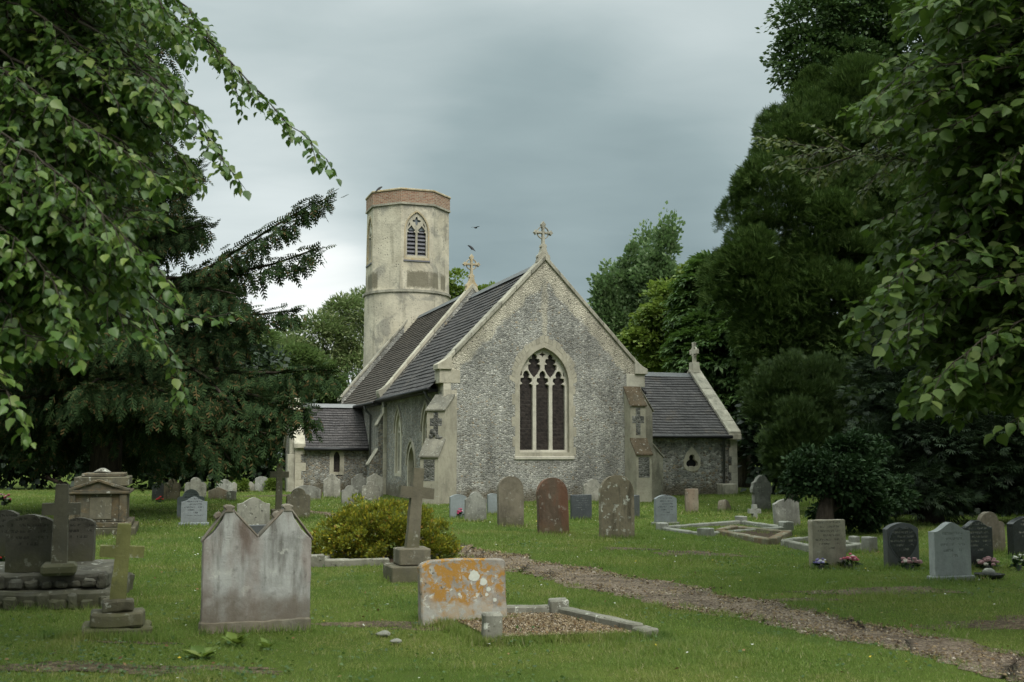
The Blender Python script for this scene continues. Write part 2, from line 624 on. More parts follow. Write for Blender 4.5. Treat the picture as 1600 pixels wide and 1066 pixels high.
def brick_fn(nt):
    uv = nt.n.new('ShaderNodeTexCoord').outputs['UV']
    br = nt.node('ShaderNodeTexBrick', {'Vector': uv, 'Color1': (.21, .085, .05), 'Color2': (.36, .20, .13), 'Mortar': (.36, .32, .25), 'Scale': 1.0,
                                        'Mortar Size': 0.012, 'Brick Width': 0.23, 'Row Height': 0.075})
    P0 = nt.obj(False)
    n = nt.noise(P0, 5, 5, 0.7)
    colr = nt.mix(nt.math('MULTIPLY', nt.mr(n, 0.45, 0.7), 0.6), br.outputs['Color'], (.34, .285, .22))
    return dict(col=colr, rough=0.9, bump=nt.math('SUBTRACT', n, br.outputs['Fac']), bdist=0.012)


def plain_fn(c, rough=0.6, var=0.3, spec=0.4, metal=0.0, scale=6):
    def fn(nt):
        P0 = nt.obj()
        n = nt.noise(P0, scale, 4, 0.65)
        return dict(col=nt.mix(nt.math('MULTIPLY', n, 1.0), tuple(v*(1-var) for v in c), tuple(v*(1+var) for v in c)), rough=rough, spec=spec, metal=metal,
                    bump=n, bdist=0.004, bstr=0.4)
    return fn


def glass_fn(nt):
    P0 = nt.obj(False)
    x, y, z = nt.sep(P0)[0:3]
    n = nt.noise(nt.vmath('MULTIPLY', P0, (9, 9, 14)), 1.0, 3)
    bar = nt.mr(nt.math('ABSOLUTE', nt.math('SUBTRACT', nt.math('FRACT', nt.math('MULTIPLY', z, 7.5)), 0.5)), 0.36, 0.44)
    hor = nt.math('MULTIPLY', bar, nt.mr(nt.noise(nt.vmath('MULTIPLY', P0, (2.2, 2, 9)), 1.0, 2), 0.42, 0.6))
    dia = nt.math('ADD', nt.math('MULTIPLY', x, 8.0), nt.math('MULTIPLY', z, 8.0))
    lead = nt.mr(nt.math('ABSOLUTE', nt.math('SUBTRACT', nt.math('FRACT', dia), 0.5)), 0.42, 0.47)
    colr = nt.mix(nt.mr(n, 0.3, 0.7), (.018, .015, .014), (.050, .040, .036))
    colr = nt.mix(nt.math('MULTIPLY', hor, 0.55), colr, (.085, .075, .068))
    colr = nt.mix(nt.math('MULTIPLY', lead, 0.4), colr, (.06, .055, .05))
    return dict(col=colr, rough=0.4, spec=0.25, bump=n, bdist=0.01)


FLINT_G = material('flint_gable_wall', flint_fn(13.0, 0.06, 0.06, gable=True, dark=1.10))
FLINT = material('flint_wall', flint_fn(12, 0.06, 0.25, dark=0.92))
FLINT_W = material('warm_flint_wall', flint_fn(11, 0.04, 0.6, dark=0.85))
FLINT_V = material('vestry_flint_wall', flint_fn(8.0, 0.02, 0.2, dark=0.92))
FLINT_PAL = material('pale_flint_wall', flint_fn(9.0, 0.25, 0.1, moss=False))
ASH = material('pale_limestone', ashlar_fn())
ASH_D = material('weathered_limestone', ashlar_fn((.26, .245, .20), (.45, .42, .34), 0.7, 0.5))
ASH_M = material('window_surround_limestone', ashlar_fn((.33, .305, .245), (.47, .435, .345), 0.35, 0.3))
ASH_W = material('clean_limestone', ashlar_fn((.46, .43, .36), (.60, .57, .48), 0.25, 0.2))
ASH_O = material('golden_limestone', ashlar_fn((.38, .32, .22), (.55, .46, .31), 0.5, 0.3, 0.5))
ASH_G = material('grey_weathering_stone', ashlar_fn((.13, .125, .105), (.25, .235, .19), 0.6, 0.5))
MOSSY = material('mossy_weathering_stone', ashlar_fn((.065, .052, .034), (.14, .105, .068), 0.5, 0.6))
SLATE = material('roof_slate', slate_fn())
SLATE_W = material('brown_roof_tile', slate_fn((.050, .043, .038), (.105, .090, .075), 0.18, 0.12, 0.35))
SLATE_P = material('porch_roof_tile', slate_fn((.050, .047, .049), (.115, .105, .104), 0.2, 0.13, 0.2))
RIDGE = material('ridge_lead', plain_fn((.13, .135, .14), 0.7))
TOWER = material('tower_render', tower_fn)
BRICK = material('tower_brick', brick_fn)
IRON = material('black_iron', plain_fn((.018, .018, .020), 0.5))
PIPE = material('grey_pipe', plain_fn((.085, .085, .085), 0.6))
GLASS = material('dark_leaded_glass', glass_fn)
LOUVRE = material('louvre_lead', plain_fn((.155, .152, .168), 0.7, 0.25))
DARK = material('dark_void', plain_fn((.010, .010, .011), 0.9, 0.1))
OAK = material('old_oak_door', plain_fn((.06, .045, .032), 0.75, 0.5))
FLUSH = material('flushwork_flint', flint_fn(9.0, 0.0, 0.0, dark=0.6, moss=False))

# ---------------------------------------------------------------- church
TH = R(18.9)
CHO = Vector((1.112, 36.094, 0))
church = empty('church', CHO, TH, 'flint church with an octagonal topped round tower, slate roofs and a tall traceried window', 'church')
MCH = Matrix.Translation(CHO) @ Matrix.Rotation(TH, 4, 'Z')


def chp(u, w, z=0):
    return MCH @ Vector((u, w, z))


def xf_east(w0):      # x -> u, y -> depth behind w0
    return lambda x, y, z: (x, w0+y, z)


def xf_left(u0):      # x -> w, y -> depth inwards (+u)
    return lambda x, y, z: (u0+y, x, z)


def xf_right(u0):
    return lambda x, y, z: (u0-y, x, z)


def part(name, bm, m, parent=church, **k):
    return build(name, bm, m, parent, **k)


def window(name, cx, hw, z0, zs, rise, xf, ring=0.2, tracery=None, hood=0.0, depth=0.26, glass=GLASS, stone=ASH, parent=church, sill=0.12, proud=0.006):
    """stone surround ring + glass + optional tracery loops, in wall coordinates"""
    inner = pointed(hw, z0, zs, rise, 10, cx)
    outer = pointed(hw+ring, z0-sill, zs, rise+ring*1.25, 12, cx)
    bm = bmesh.new()
    # jamb stones of uneven length on both sides
    prism(bm, [outer, inner], -proud, depth, xf)
    ws = part(name, bm, stone, parent)
    bm = bmesh.new()
    prism(bm, [pointed(hw+0.02, z0-0.02, zs, rise+0.02, 10, cx)], depth-0.07, depth-0.05, xf)
    build('glass', bm, glass, ws)
    if tracery:
        bm = bmesh.new()
        prism(bm, [pointed(hw+0.015, z0-0.01, zs, rise+0.015, 12, cx)]+[shift(t, cx) for t in tracery], depth-0.19, depth-0.075, xf)
        build('tracery', bm, ASH_W, ws, bevel=0.012)
    if hood:
        bm = bmesh.new()
        a = pointed(hw+ring+hood, zs, zs, rise+ring*1.25+hood*1.2, 12, cx)[1:]
        b = pointed(hw+ring-0.01, zs, zs, rise+ring*1.25-0.01, 12, cx)[1:]
        a = [(hw+ring+hood+cx, zs)]+a[1:]
        loop = a+list(reversed(b))
        prism(bm, [loop], -0.05, 0.02, xf)
        build('hood_mould', bm, ASH_D, ws)
    return ws


def outer_hole(cx, hw, z0, zs, rise, ring, sill=0.12):
    return pointed(hw+ring-0.04, z0-sill+0.04, zs, rise+ring*1.25-0.04, 12, cx)


def quoins(bm, u, w, su, sw, z0, z1, rng, h=0.3, a=0.42, b=0.24, t=0.3):
    """corner blocks: su,sw = +-1 direction of the outside along u and w"""
    z = z0
    k = 0
    while z < z1-0.05:
        hh = min(h*rng.uniform(.8, 1.2), z1-z)
        la, lb = (a, b) if k % 2 else (b, a)
        la *= rng.uniform(.85, 1.15)
        lb *= rng.uniform(.85, 1.15)
        u0, u1 = sorted((u+su*0.005, u-su*la))
        w0, w1 = sorted((w+sw*0.005, w-sw*lb))
        box(bm, u0, u1, w0, w1, z, z+hh-0.006)
        z += hh
        k += 1


rng = random.Random(4)
HC = 3.5          # half width of the chancel
AP = 8.05         # gable apex of the walling
SL = 1.045        # slope of rake in wall coordinates

# --- gable wall of the chancel, with the big window
EWX = -0.04
hw, z0, zs, rise, ring = .88, 1.62, 3.9, 1.20, 0.15
bm = bmesh.new()
prism(bm, [[(-HC, -0.3), (HC, -0.3), (HC, AP-HC*SL), (0, AP), (-HC, AP-HC*SL)], outer_hole(EWX, hw, z0, zs, rise, ring)], 0, 0.7, xf_east(0))
part('gable_wall', bm, FLINT_G)
head = [(.225, 1.70), (.225, 3.84), (.13, 3.89), (.21, 3.97), (.195, 4.07), (.085, 4.09), (.115, 4.19), (.07, 4.29), (0, 4.33)]
lt = mirror(head)
up = mirror([(0, 4.08), (.13, 4.23), (.215, 4.38), (.215, 4.52), (.12, 4.55), (.20, 4.62), (.175, 4.72), (.08, 4.73), (.10, 4.80), (.06, 4.86), (0, 4.90)])
quat = mirror([(0, 4.76), (.035, 4.84), (.12, 4.87), (.035, 4.91), (0, 4.98)])
tri = [(.735, 4.17), (.80, 4.14), (.735, 4.36)]
holes = [shift(lt, -.575), lt, shift(lt, .575), shift(up, -.29), shift(up, .29), quat, tri, [(-x, z) for x, z in reversed(tri)]]
ew = window('window', EWX, hw, z0, zs, rise, xf_east(0), ring=ring, tracery=holes, hood=0.0, depth=0.36, stone=ASH_M)
ew['label'] = 'tall three light traceried window'
bm = bmesh.new()   # rough voussoirs of the relieving arch and uneven jamb blocks
a0 = pointed(hw+ring, zs, zs, rise+ring*1.25, 12, EWX)[1:]
cxs = []
for i in range(1, len(a0)-1):
    p, q = a0[i], a0[i+1]
    mx, mz = (p[0]+q[0])/2-EWX, (p[1]+q[1])/2-zs+0.5
    l = math.hypot(mx, mz)
    e = rng.uniform(0.13, 0.24)
    ox, oz = mx/l*e, mz/l*e
    prism(bm, [[(p[0]*.985+q[0]*.015, p[1]*.985+q[1]*.015), (q[0]*.985+p[0]*.015, q[1]*.985+p[1]*.015), (q[0]+ox, q[1]+oz), (p[0]+ox, p[1]+oz)]], -rng.uniform(.006, .016), 0.1, xf_east(0))
z = z0-.1
k = 0
while z < zs-0.1:
    hh = rng.uniform(.28, .4)
    for s in (-1, 1):
        e = rng.uniform(.07, .13) if (k+(s > 0)) % 2 else rng.uniform(0.0, .03)
        if e > .04:
            x0, x1 = sorted((EWX+s*(hw+ring+.001), EWX+s*(hw+ring+e)))
            box(bm, x0, x1, -rng.uniform(.006, .012), 0.1, z, min(z+hh, zs)-.01, xf_east(0))
    z += hh
    k += 1
build('surround_block', bm, ASH_M, ew, split=True)
bm = bmesh.new()
box(bm, EWX-hw-ring-.03, EWX+hw+ring+.03, -0.05, 0.2, z0-.24, z0-.125, xf_east(0))
build('sill', bm, ASH_W, ew, bevel=0.02)

# --- coping of gables
def coping(bm, hwid, apex, slope, w0, w1, t=0.13, n=6, over=0.06, rng=rng):
    for s in (-1, 1):
        L = hwid+over
        for i in range(n):
            a, b = L*i/n, L*(i+1)/n-0.008
            dz = rng.uniform(0, .015)
            za, zb = apex-a*slope, apex-b*slope
            tt = t*math.sqrt(1+slope*slope)
            lp = [(s*a, za+.002), (s*a, za+tt+dz), (s*b, zb+tt+dz), (s*b, zb+.002)]
            prism(bm, [lp], w0-rng.uniform(0, .008), w1, ident)


bm = bmesh.new()
coping(bm, HC+0.1, AP, SL, -0.07, 0.5, 0.11, 7)
part('gable_coping', bm, ASH_D, bevel=0.012, split=True)
ze = AP-HC*SL
for s in (-1, 1):       # kneelers
    bm = bmesh.new()
    x0, x1 = sorted((s*(HC-.55), s*(HC+.14)))
    box(bm, x0, x1, -0.012, 0.62, ze-0.55, ze-.11)
    x0, x1 = sorted((s*(HC-.02), s*(HC+.22)))
    prism(bm, [[(s*(HC-.25), ze-.108), (s*(HC+.22), ze-.108), (s*(HC+.22), ze+.06), (s*(HC+.02), ze+.17), (s*(HC-.25), ze+.38)]], -0.085, 0.52)
    part('kneeler', bm, ASH_W if s > 0 else ASH, bevel=0.012)
bm = bmesh.new()
for s in (-1, 1):
    quoins(bm, s*HC, 0, s, -1, 3.1, ze-.56, rng)
part('quoin', bm, ASH, split=True)


def gable_cross(w, z, sc=1.0, label=None, m=ASH_D, name='gable_cross'):
    """wheel cross finial on a saddle stone"""
    bm = bmesh.new()
    def sh(l):
        return [(x*sc, z+q*sc) for x, q in l]
    t0, t1 = w-.09*sc, w+.09*sc
    prism(bm, [sh([(-.30, -.34), (.30, -.34), (.24, -.1), (.13, .12), (.09, .30), (-.09, .30), (-.13, .12), (-.24, -.1)])], t0-.05, t1+.05)
    prism(bm, [sh([(-.14, .30), (.14, .30), (.10, .42), (-.10, .42)])], t0-.03, t1+.03)
    prism(bm, [sh([(-.06, .42), (.06, .42), (.045, .80), (.045, 1.10), (.11, 1.26), (.05, 1.32), (0, 1.40), (-.05, 1.32), (-.11, 1.26), (-.045, 1.10), (-.045, .80)])], t0, t1)
    for s in (-1, 1):
        lp = [(s*.05, .87), (s*.28, .87), (s*.34, .80), (s*.37, .86), (s*.43, .91), (s*.37, .97), (s*.34, 1.03), (s*.28, .955), (s*.05, .955)]
        prism(bm, [sh(lp if s > 0 else lp[::-1])], t0+.004, t1-.004)
        x = s*.22
        for q in (0.45, -.02):
            prism(bm, [sh([(x-.07, q-.12), (x+.07, q-.12), (x+.05, q-.03), (x, q+.02), (x-.05, q-.03)])], t0-.02, t1+.02) if q < 0 else None
    ring = []
    for i in range(25):
        a = 2*PI*i/24
        ring.append((.27*math.cos(a), .915+.27*math.sin(a)))
    inn = [(x*.84, .915+(q-.915)*.84) for x, q in ring[:-1]]
    prism(bm, [sh(ring[:-1]), sh(inn)], t0+.05*sc, t1-.05*sc)
    return part(name, bm, m, bevel=0.01)


gable_cross(0.2, AP+.22, 0.82)

# --- chancel side walls
CL = 8.4
wins = [(6.4, .42, .85, 2.35, .75, .16), (2.2, .42, .85, 2.35, .75, .16)]
door = (4.3, .46, .02, 1.15, .68, .16)
bm = bmesh.new()
lw = [[(0.7, -0.3), (CL, -0.3), (CL, 3.95), (0.7, 3.95)]]
for c, h, a, b, r_, rg in wins:
    lw.append(outer_hole(c, h, a, b, r_, rg))
lw.append(outer_hole(door[0], door[1], door[2]+.1, door[3], door[4], door[5]))
prism(bm, lw, 0, .55, xf_left(-HC))
prism(bm, [lw[0]], 0, .55, xf_right(HC))
part('side_wall', bm, FLINT, split=True)
l2 = mirror([(.155, .92), (.155, 2.3), (.09, 2.36), (.145, 2.45), (.1, 2.55), (0, 2.66)])
eye = mirror([(0, 2.62), (.12, 2.76), (.10, 2.9), (0, 3.0)])
for c, h, a, b, r_, rg in wins:
    window('window', c, h, a, b, r_, xf_left(-HC), ring=rg, tracery=[shift(l2, -.205), shift(l2, .205), eye], hood=.09)
dw = window('door', door[0], door[1], door[2]+.1, door[3], door[4], xf_left(-HC), ring=door[5], glass=OAK, hood=.07)
dw['label'] = 'narrow arched priest door'


# --- roofs laid in real overlapping courses
def roof_slope(bm, e0, e1, r0, r1, n=24, th=0.03):
    """eave points e0,e1 and ridge points r0,r1 (Vectors)"""
    e0, e1, r0, r1 = map(Vector, (e0, e1, r0, r1))
    nrm = (e1-e0).cross(r0-e0).normalized()
    if nrm.z < 0:
        nrm = -nrm
    prev = None
    K = max(4, int((e1-e0).length/.8))
    rr = random.Random(int(abs(e0.x*97+e0.y*31+r0.z*11))+n)
    def pt(t, s, h):
        sag = -.035*math.sin(PI*t)*(.4+.6*math.sin(PI*s*.8))+.010*math.sin(t*17+s*5)
        return (e0.lerp(e1, t)).lerp(r0.lerp(r1, t), s)+nrm*(h+sag)
    for i in range(n):
        a, b = i/n, (i+1)/n
        lo = [bm.verts.new(pt(k/K, a, th+rr.uniform(-.006, .010))) for k in range(K+1)]
        hi = [bm.verts.new(pt(k/K, b, .004)) for k in range(K+1)]
        base = prev if prev else [bm.verts.new(pt(k/K, 0, -.05)) for k in range(K+1)]
        for k in range(K):
            bm.faces.new([lo[k], lo[k+1], hi[k+1], hi[k]])
            bm.faces.new([base[k], base[k+1], lo[k+1], lo[k]])
        prev = hi


def roof(name, hwid, ze_, zr, w0, w1, m, n):
    bm = bmesh.new()
    for s in (-1, 1):
        roof_slope(bm, (s*hwid, w0, ze_), (s*hwid, w1, ze_), (0, w0, zr), (0, w1, zr), n)
    o = part(name, bm, m, split=True)
    bm = bmesh.new()
    prism(bm, [[(-.17, zr-.12), (-.02, zr+.075), (.02, zr+.075), (.17, zr-.12), (0, zr+.02)]], w0, w1)
    build('ridge_tile', bm, RIDGE, o)
    return o


roof('chancel_roof', HC+.32, 3.72, 7.98, 0.45, CL+.2, SLATE, 26)


def gutter(pts, m=IRON, r=.065, name='gutter'):
    bm = bmesh.new()
    tube(bm, pts, r, 8)
    return part(name, bm, m, smooth=True)


gutter([(-HC-.38, .5, 3.68), (-HC-.38, CL+.1, 3.66)])
gutter([(HC+.38, .5, 3.68), (HC+.38, CL+.1, 3.66)])
bm = bmesh.new()        # dark soffit board under the eave
box(bm, -HC-.33, -HC-.0, .72, CL, 3.60, 3.70)
box(bm, HC, HC+.33, .72, CL, 3.60, 3.70)
part('soffit', bm, IRON, split=True)
gutter([(-HC-.38, 1.0, 3.66), (-HC-.30, 1.0, 3.45), (-HC-.09, 1.0, 3.25), (-HC-.09, 1.0, 0)], PIPE, .045, 'downpipe')

# --- nave
HN = 3.62
NW0, NW1 = 8.4, 17.4
NAP = 8.30
NSL = 1.20
bm = bmesh.new()
prism(bm, [[(-HN, -0.3), (HN, -0.3), (HN, NAP-HN*NSL), (0, NAP), (-HN, NAP-HN*NSL)]], 0, .5, xf_east(NW0))
part('nave_gable_wall', bm, FLINT_PAL)
bm = bmesh.new()
coping(bm, HN+.1, NAP, NSL, NW0-.03, NW0+.45, .13, 7)
part('gable_coping', bm, ASH, bevel=.012, split=True)
zn = NAP-HN*NSL
for s in (-1, 1):
    bm = bmesh.new()
    prism(bm, [[(s*(HN-.3), zn-.35), (s*(HN+.12), zn-.30), (s*(HN+.24), zn-.02), (s*(HN+.24), zn+.10), (s*(HN+.04), zn+.2), (s*(HN-.3), zn+.5)]], NW0-.06, NW0+.47)
    part('kneeler', bm, ASH_D, bevel=.012)
gable_cross(NW0+.2, NAP+.22, .88, m=ASH_O)
bm = bmesh.new()
for s, f in ((-1, xf_left(-HN)), (1, xf_right(HN))):
    prism(bm, [[(NW0+.5, -.3), (NW1, -.3), (NW1, 3.9), (NW0+.5, 3.9)]], 0, .55, f)
part('side_wall', bm, FLINT, split=True)
roof('nave_roof', HN+.30, 3.62, 8.18, NW0+.4, NW1+.02, SLATE_W, 36)
gutter([(-HN-.36, NW0+.5, 3.58), (-HN-.36, NW1, 3.58)])
bm = bmesh.new()
box(bm, -HN-.31, -HN, NW0+.52, NW1, 3.5, 3.6)
part('soffit', bm, IRON, split=True)
gutter([(-HN-.36, 10.6, 3.56), (-HN-.3, 10.6, 3.35), (-HN-.09, 10.6, 3.15), (-HN-.09, 10.6, 0)], PIPE, .05, 'downpipe')
bm = bmesh.new()
quoins(bm, -HN, NW0, -1, -1, 0, 3.4, rng)
part('quoin', bm, ASH, split=True)
# west gable rising above the nave roof
WAP = 8.62
bm = bmesh.new()
prism(bm, [[(-HN-.1, -.3), (HN+.1, -.3), (HN+.1, WAP-(HN+.1)*1.2), (0, WAP), (-HN-.1, WAP-(HN+.1)*1.2)]], 0, .6, xf_east(NW1))
part('nave_end_wall', bm, FLINT_PAL)
bm = bmesh.new()
coping(bm, HN+.15, WAP, 1.2, NW1-.03, NW1+.6, .08, 8)
part('gable_coping', bm, ASH_D, bevel=.01, split=True)

# --- tower
TC = (-.12, 19.45)
TR = 2.10
SZ = 9.50
tower = None
bm = bmesh.new()
NS = 48
rings = []
for zz, rr in ((-.3, TR+.10), (3, TR+.07), (6, TR+.05), (SZ, TR+.03)):
    rings.append([bm.verts.new((TC[0]+rr*math.cos(2*PI*k/NS), TC[1]+rr*math.sin(2*PI*k/NS), zz)) for k in range(NS)])
for a, b in zip(rings, rings[1:]):
    for k in range(NS):
        bm.faces.new([a[k], a[(k+1) % NS], b[(k+1) % NS], b[k]])
bm.faces.new(rings[-1])
tower = part('tower', bm, TOWER, smooth=False)
tower['label'] = 'round flint tower with a rendered octagonal belfry'
# octagon: one wall slab per side, openings on the four main sides
AO = 1.97
SD = AO*math.tan(PI/8)
bz = (.57, 11.12, 12.45, .95, .07)
OT = 13.75


def xf_oct(k):
    a = k*PI/4-PI/2          # k = 0 faces -w (towards the graveyard)
    n = Vector((math.cos(a), math.sin(a), 0))
    t = Vector((-n.y, n.x, 0))
    c = Vector((TC[0], TC[1], 0))
    def f(x, y, z):
        tap = 1-(z-SZ)*.004
        p = c+(n*(AO-y)+t*x)*tap
        return (p.x, p.y, z)
    return f


bm = bmesh.new()
for k in range(8):
    lp = [[(-SD, SZ), (SD, SZ), (SD, OT), (-SD, OT)]]
    if k % 2 == 0:
        lp.append(outer_hole(0, bz[0], bz[1], bz[2], bz[3], bz[4]))
    # only the outer skin plus the reveal, walls 0.35 m deep with mitred ends
    vl = [[Vector((p[0], p[1], 0)) for p in l] for l in lp]
    prism(bm, lp, 0, .001, xf_oct(k))
belf = build('belfry', bm, TOWER, tower)
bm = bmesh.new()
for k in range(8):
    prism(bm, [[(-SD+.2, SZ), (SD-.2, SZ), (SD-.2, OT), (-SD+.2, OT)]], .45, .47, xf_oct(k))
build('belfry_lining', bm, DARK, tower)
tl = mirror([(.215, 11.24), (.215, 12.36), (.12, 12.42), (.20, 12.5), (.09, 12.62), (0, 12.74)])
tq = [(.20*math.cos(a)*(1 if i % 2 else 1.0), 12.92+.20*math.sin(a)) for i, a in enumerate([2*PI*j/16 for j in range(16)])]
tq = []
for j in range(32):
    a = 2*PI*j/32
    r_ = .155+.06*math.cos(4*a)
    tq.append((r_*math.cos(a), 12.96+r_*math.sin(a)))
ts = [(.33, 12.78), (.42, 12.62), (.43, 12.74), (.35, 12.90)]
for k in (0, 2, 4, 6):
    inner = pointed(bz[0], bz[1], bz[2], bz[3], 10)
    bm = bmesh.new()
    prism(bm, [pointed(bz[0]+bz[4], bz[1]-.12, bz[2], bz[3]+bz[4]*1.25, 12), inner], -.012, .30, xf_oct(k))
    wn = build('belfry_window', bm, ASH_O, tower)
    bm = bmesh.new()
    prism(bm, [pointed(bz[0]+.015, bz[1]-.01, bz[2], bz[3]+.015, 12), shift(tl, -.265), shift(tl, .265), tq, ts, [(-x, z) for x, z in reversed(ts)]], .07, .15, xf_oct(k))
    build('tracery', bm, ASH, wn)
    bm = bmesh.new()
    for i in range(7):
        z = 11.2+i*.195
        f = xf_oct(k)
        v = [bm.verts.new(f(x, y, zz)) for x, y, zz in ((-.5, .155, z), (.5, .155, z), (.5, .30, z+.17), (-.5, .30, z+.17), (-.5, .155, z+.03), (.5, .155, z+.03), (.5, .30, z+.2), (-.5, .30, z+.2))]
        for q in ((0, 1, 2, 3), (4, 7, 6, 5), (0, 4, 5, 1), (3, 2, 6, 7), (0, 3, 7, 4), (1, 5, 6, 2)):
            bm.faces.new([v[j] for j in q])
    build('louvre', bm, LOUVRE, wn, split=True)
    bm = bmesh.new()
    prism(bm, [pointed(bz[0]-.02, 12.5, 12.5, bz[3]-.06, 12)], .17, .18, xf_oct(k))
    build('glass', bm, material('belfry_mesh', plain_fn((.16, .18, .20), .7, .3)), wn)
    bm = bmesh.new()
    box(bm, -.66, .66, -.05, .2, bz[1]-.20, bz[1]-.13, xf_oct(k))
    build('sill', bm, LOUVRE, wn)


def ring8(bm, apo, z0, z1, n=8, rot=PI/8, ty=1.0):
    vs = []
    for z in (z0, z1):
        vs.append([bm.verts.new((TC[0]+apo/math.cos(PI/n)*math.cos(rot+2*PI*k/n), TC[1]+apo/math.cos(PI/n)*math.sin(rot+2*PI*k/n), z)) for k in range(n)])
    for k in range(n):
        bm.faces.new([vs[0][k], vs[0][(k+1) % n], vs[1][(k+1) % n], vs[1][k]])
    bm.faces.new(vs[0])
    bm.faces.new(vs[1])


bm = bmesh.new()
ring8(bm, TR+.10, SZ-.10, SZ+.02, 48, 0)
build('string_course', bm, ASH_D, tower)
bm = bmesh.new()
ring8(bm, AO+.05, OT, OT+.09)
build('string_course', bm, ASH_D, tower)
bm = bmesh.new()
ring8(bm, AO+.02, OT+.09, OT+.70)
build('parapet', bm, BRICK, tower)
bm = bmesh.new()
ring8(bm, AO+.07, OT+.70, OT+.80)
build('parapet_coping', bm, ASH_O, tower, bevel=.02)

# --- porch on the left
PW0, PW1, PU = 11.4, 14.5, -6.62
PM = (PW0+PW1)/2
bm = bmesh.new()
prism(bm, [[(PU, -.3), (-HN, -.3), (-HN, 1.95), (PU, 1.95)], pointed(.24, .66, 1.38, .42, 8, -4.93)], 0, .4, xf_east(PW0))
prism(bm, [[(PU, -.3), (-HN, -.3), (-HN, 1.95), (PU, 1.95)]], 0, .4, lambda x, y, z: (x, PW1-y, z))
part('porch_wall', bm, FLINT_W, split=True)
bm = bmesh.new()
prism(bm, [[(PW0-.02, -.3), (PW1+.02, -.3), (PW1+.02, 2.0), (PM, 3.78), (PW0-.02, 2.0)], pointed(.7, -.2, 1.3, .8, 8, PM)], 0, .35, xf_left(PU-.02))
part('porch_gable_wall', bm, FLINT_W)
window('porch_window', -4.93, .13, .82, 1.42, .26, xf_east(PW0), ring=.17, hood=0, stone=ASH, depth=.2)
bm = bmesh.new()
roof_slope(bm, (PU+.3, PW0-.22, 1.80), (-HN, PW0-.22, 1.80), (PU+.3, PM, 3.62), (-HN-.02, PM, 3.62), 17, .028)
roof_slope(bm, (PU+.3, PW1+.22, 1.80), (-HN, PW1+.22, 1.80), (PU+.3, PM, 3.62), (-HN-.02, PM, 3.62), 17, .028)
pr = part('porch_roof', bm, SLATE_P, split=True)
bm = bmesh.new()
prism(bm, [[(PM-.16, 3.53), (PM-.02, 3.70), (PM+.02, 3.70), (PM+.16, 3.53)]], PU+.3, -HN-.02, lambda x, y, z: (y, x, z))
build('ridge_tile', bm, material('grey_ridge', plain_fn((.22, .225, .23), .7)), pr)
bm = bmesh.new()
for s in (-1, 1):
    for i in range(5):
        a, b = 1.75*i/5, 1.75*(i+1)/5-.008
        prism(bm, [[(PM+s*a, 3.80-a*1.148), (PM+s*a, 3.98-a*1.148), (PM+s*b, 3.98-b*1.148), (PM+s*b, 3.80-b*1.148)]], -.08, .38, xf_left(PU-.02))
part('porch_coping', bm, ASH, bevel=.01, split=True)
bm = bmesh.new()
quoins(bm, PU-.02, PW0-.02, -1, -1, 0, 1.95, rng, a=.4, b=.25)
part('quoin', bm, ASH, split=True)
bm = bmesh.new()
box(bm, PU-.32, PU-.03, PW0-.02, PW0+.40, -.3, 1.55)
box(bm, PU-.24, PU-.03, PW0+.0, PW0+.36, 1.55, 2.25)
part('buttress', bm, ASH_D, bevel=.02, split=True)
gutter([(PU+.3, PW0-.27, 1.76), (-HN-.05, PW0-.27, 1.75)])

# --- vestry on the right
VW0, VW1, VU = 4.0, 10.0, 9.50
VM = (VW0+VW1)/2
TX, TZ = 7.55, 1.30
hol = mirror([(0, .88), (.22, .92), (.36, 1.08), (.37, 1.32), (.24, 1.60), (0, 1.86)])
bm = bmesh.new()
prism(bm, [[(HC, -.3), (VU, -.3), (VU, 2.42), (HC, 2.42)], shift([(x*.9, 1.3+(z-1.3)*.9) for x, z in hol], TX)], 0, .45, xf_east(VW0))
prism(bm, [[(HC, -.3), (VU, -.3), (VU, 2.42), (HC, 2.42)]], 0, .45, lambda x, y, z: (x, VW1-y, z))
part('vestry_wall', bm, FLINT_V, split=True)
bm = bmesh.new()
prism(bm, [[(VW0-.0, -.3), (VW1+.0, -.3), (VW1, 2.46), (VM, 4.98), (VW0, 2.46)]], 0, .42, xf_right(VU+.04))
part('vestry_gable_wall', bm, FLINT_V)
tre = []
for cx_, cz_, a0_, a1_ in ((.125, 1.19, -2.3, .75), (0, 1.42, -.6, PI+.6), (-.125, 1.19, PI-.75, PI+2.3)):
    tre += arc(cx_, cz_, .125, a0_, a1_, 8)
bm = bmesh.new()
prism(bm, [shift(hol, TX), shift(tre, TX)], -.012, .16, xf_east(VW0))
tw = part('window', bm, ASH, bevel=.01)
tw['label'] = 'small trefoil window in a pointed stone surround'
bm = bmesh.new()
prism(bm, [shift(hol, TX)], .165, .18, xf_east(VW0))
build('glass', bm, DARK, tw)
bm = bmesh.new()
roof_slope(bm, (HC+.02, VW0-.26, 2.26), (VU-.32, VW0-.26, 2.26), (HC-.1, VM, 4.86), (VU-.32, VM, 4.86), 24, .028)
roof_slope(bm, (HC+.02, VW1+.26, 2.26), (VU-.32, VW1+.26, 2.26), (HC-.1, VM, 4.86), (VU-.32, VM, 4.86), 24, .028)
vr = part('vestry_roof', bm, SLATE, split=True)
bm = bmesh.new()
prism(bm, [[(VM-.17, 4.76), (VM-.02, 4.94), (VM+.02, 4.94), (VM+.17, 4.76)]], HC-.1, VU-.32, lambda x, y, z: (y, x, z))
build('ridge_tile', bm, RIDGE, vr)
bm = bmesh.new()
vs_ = (4.98-2.46)/(VM-VW0)
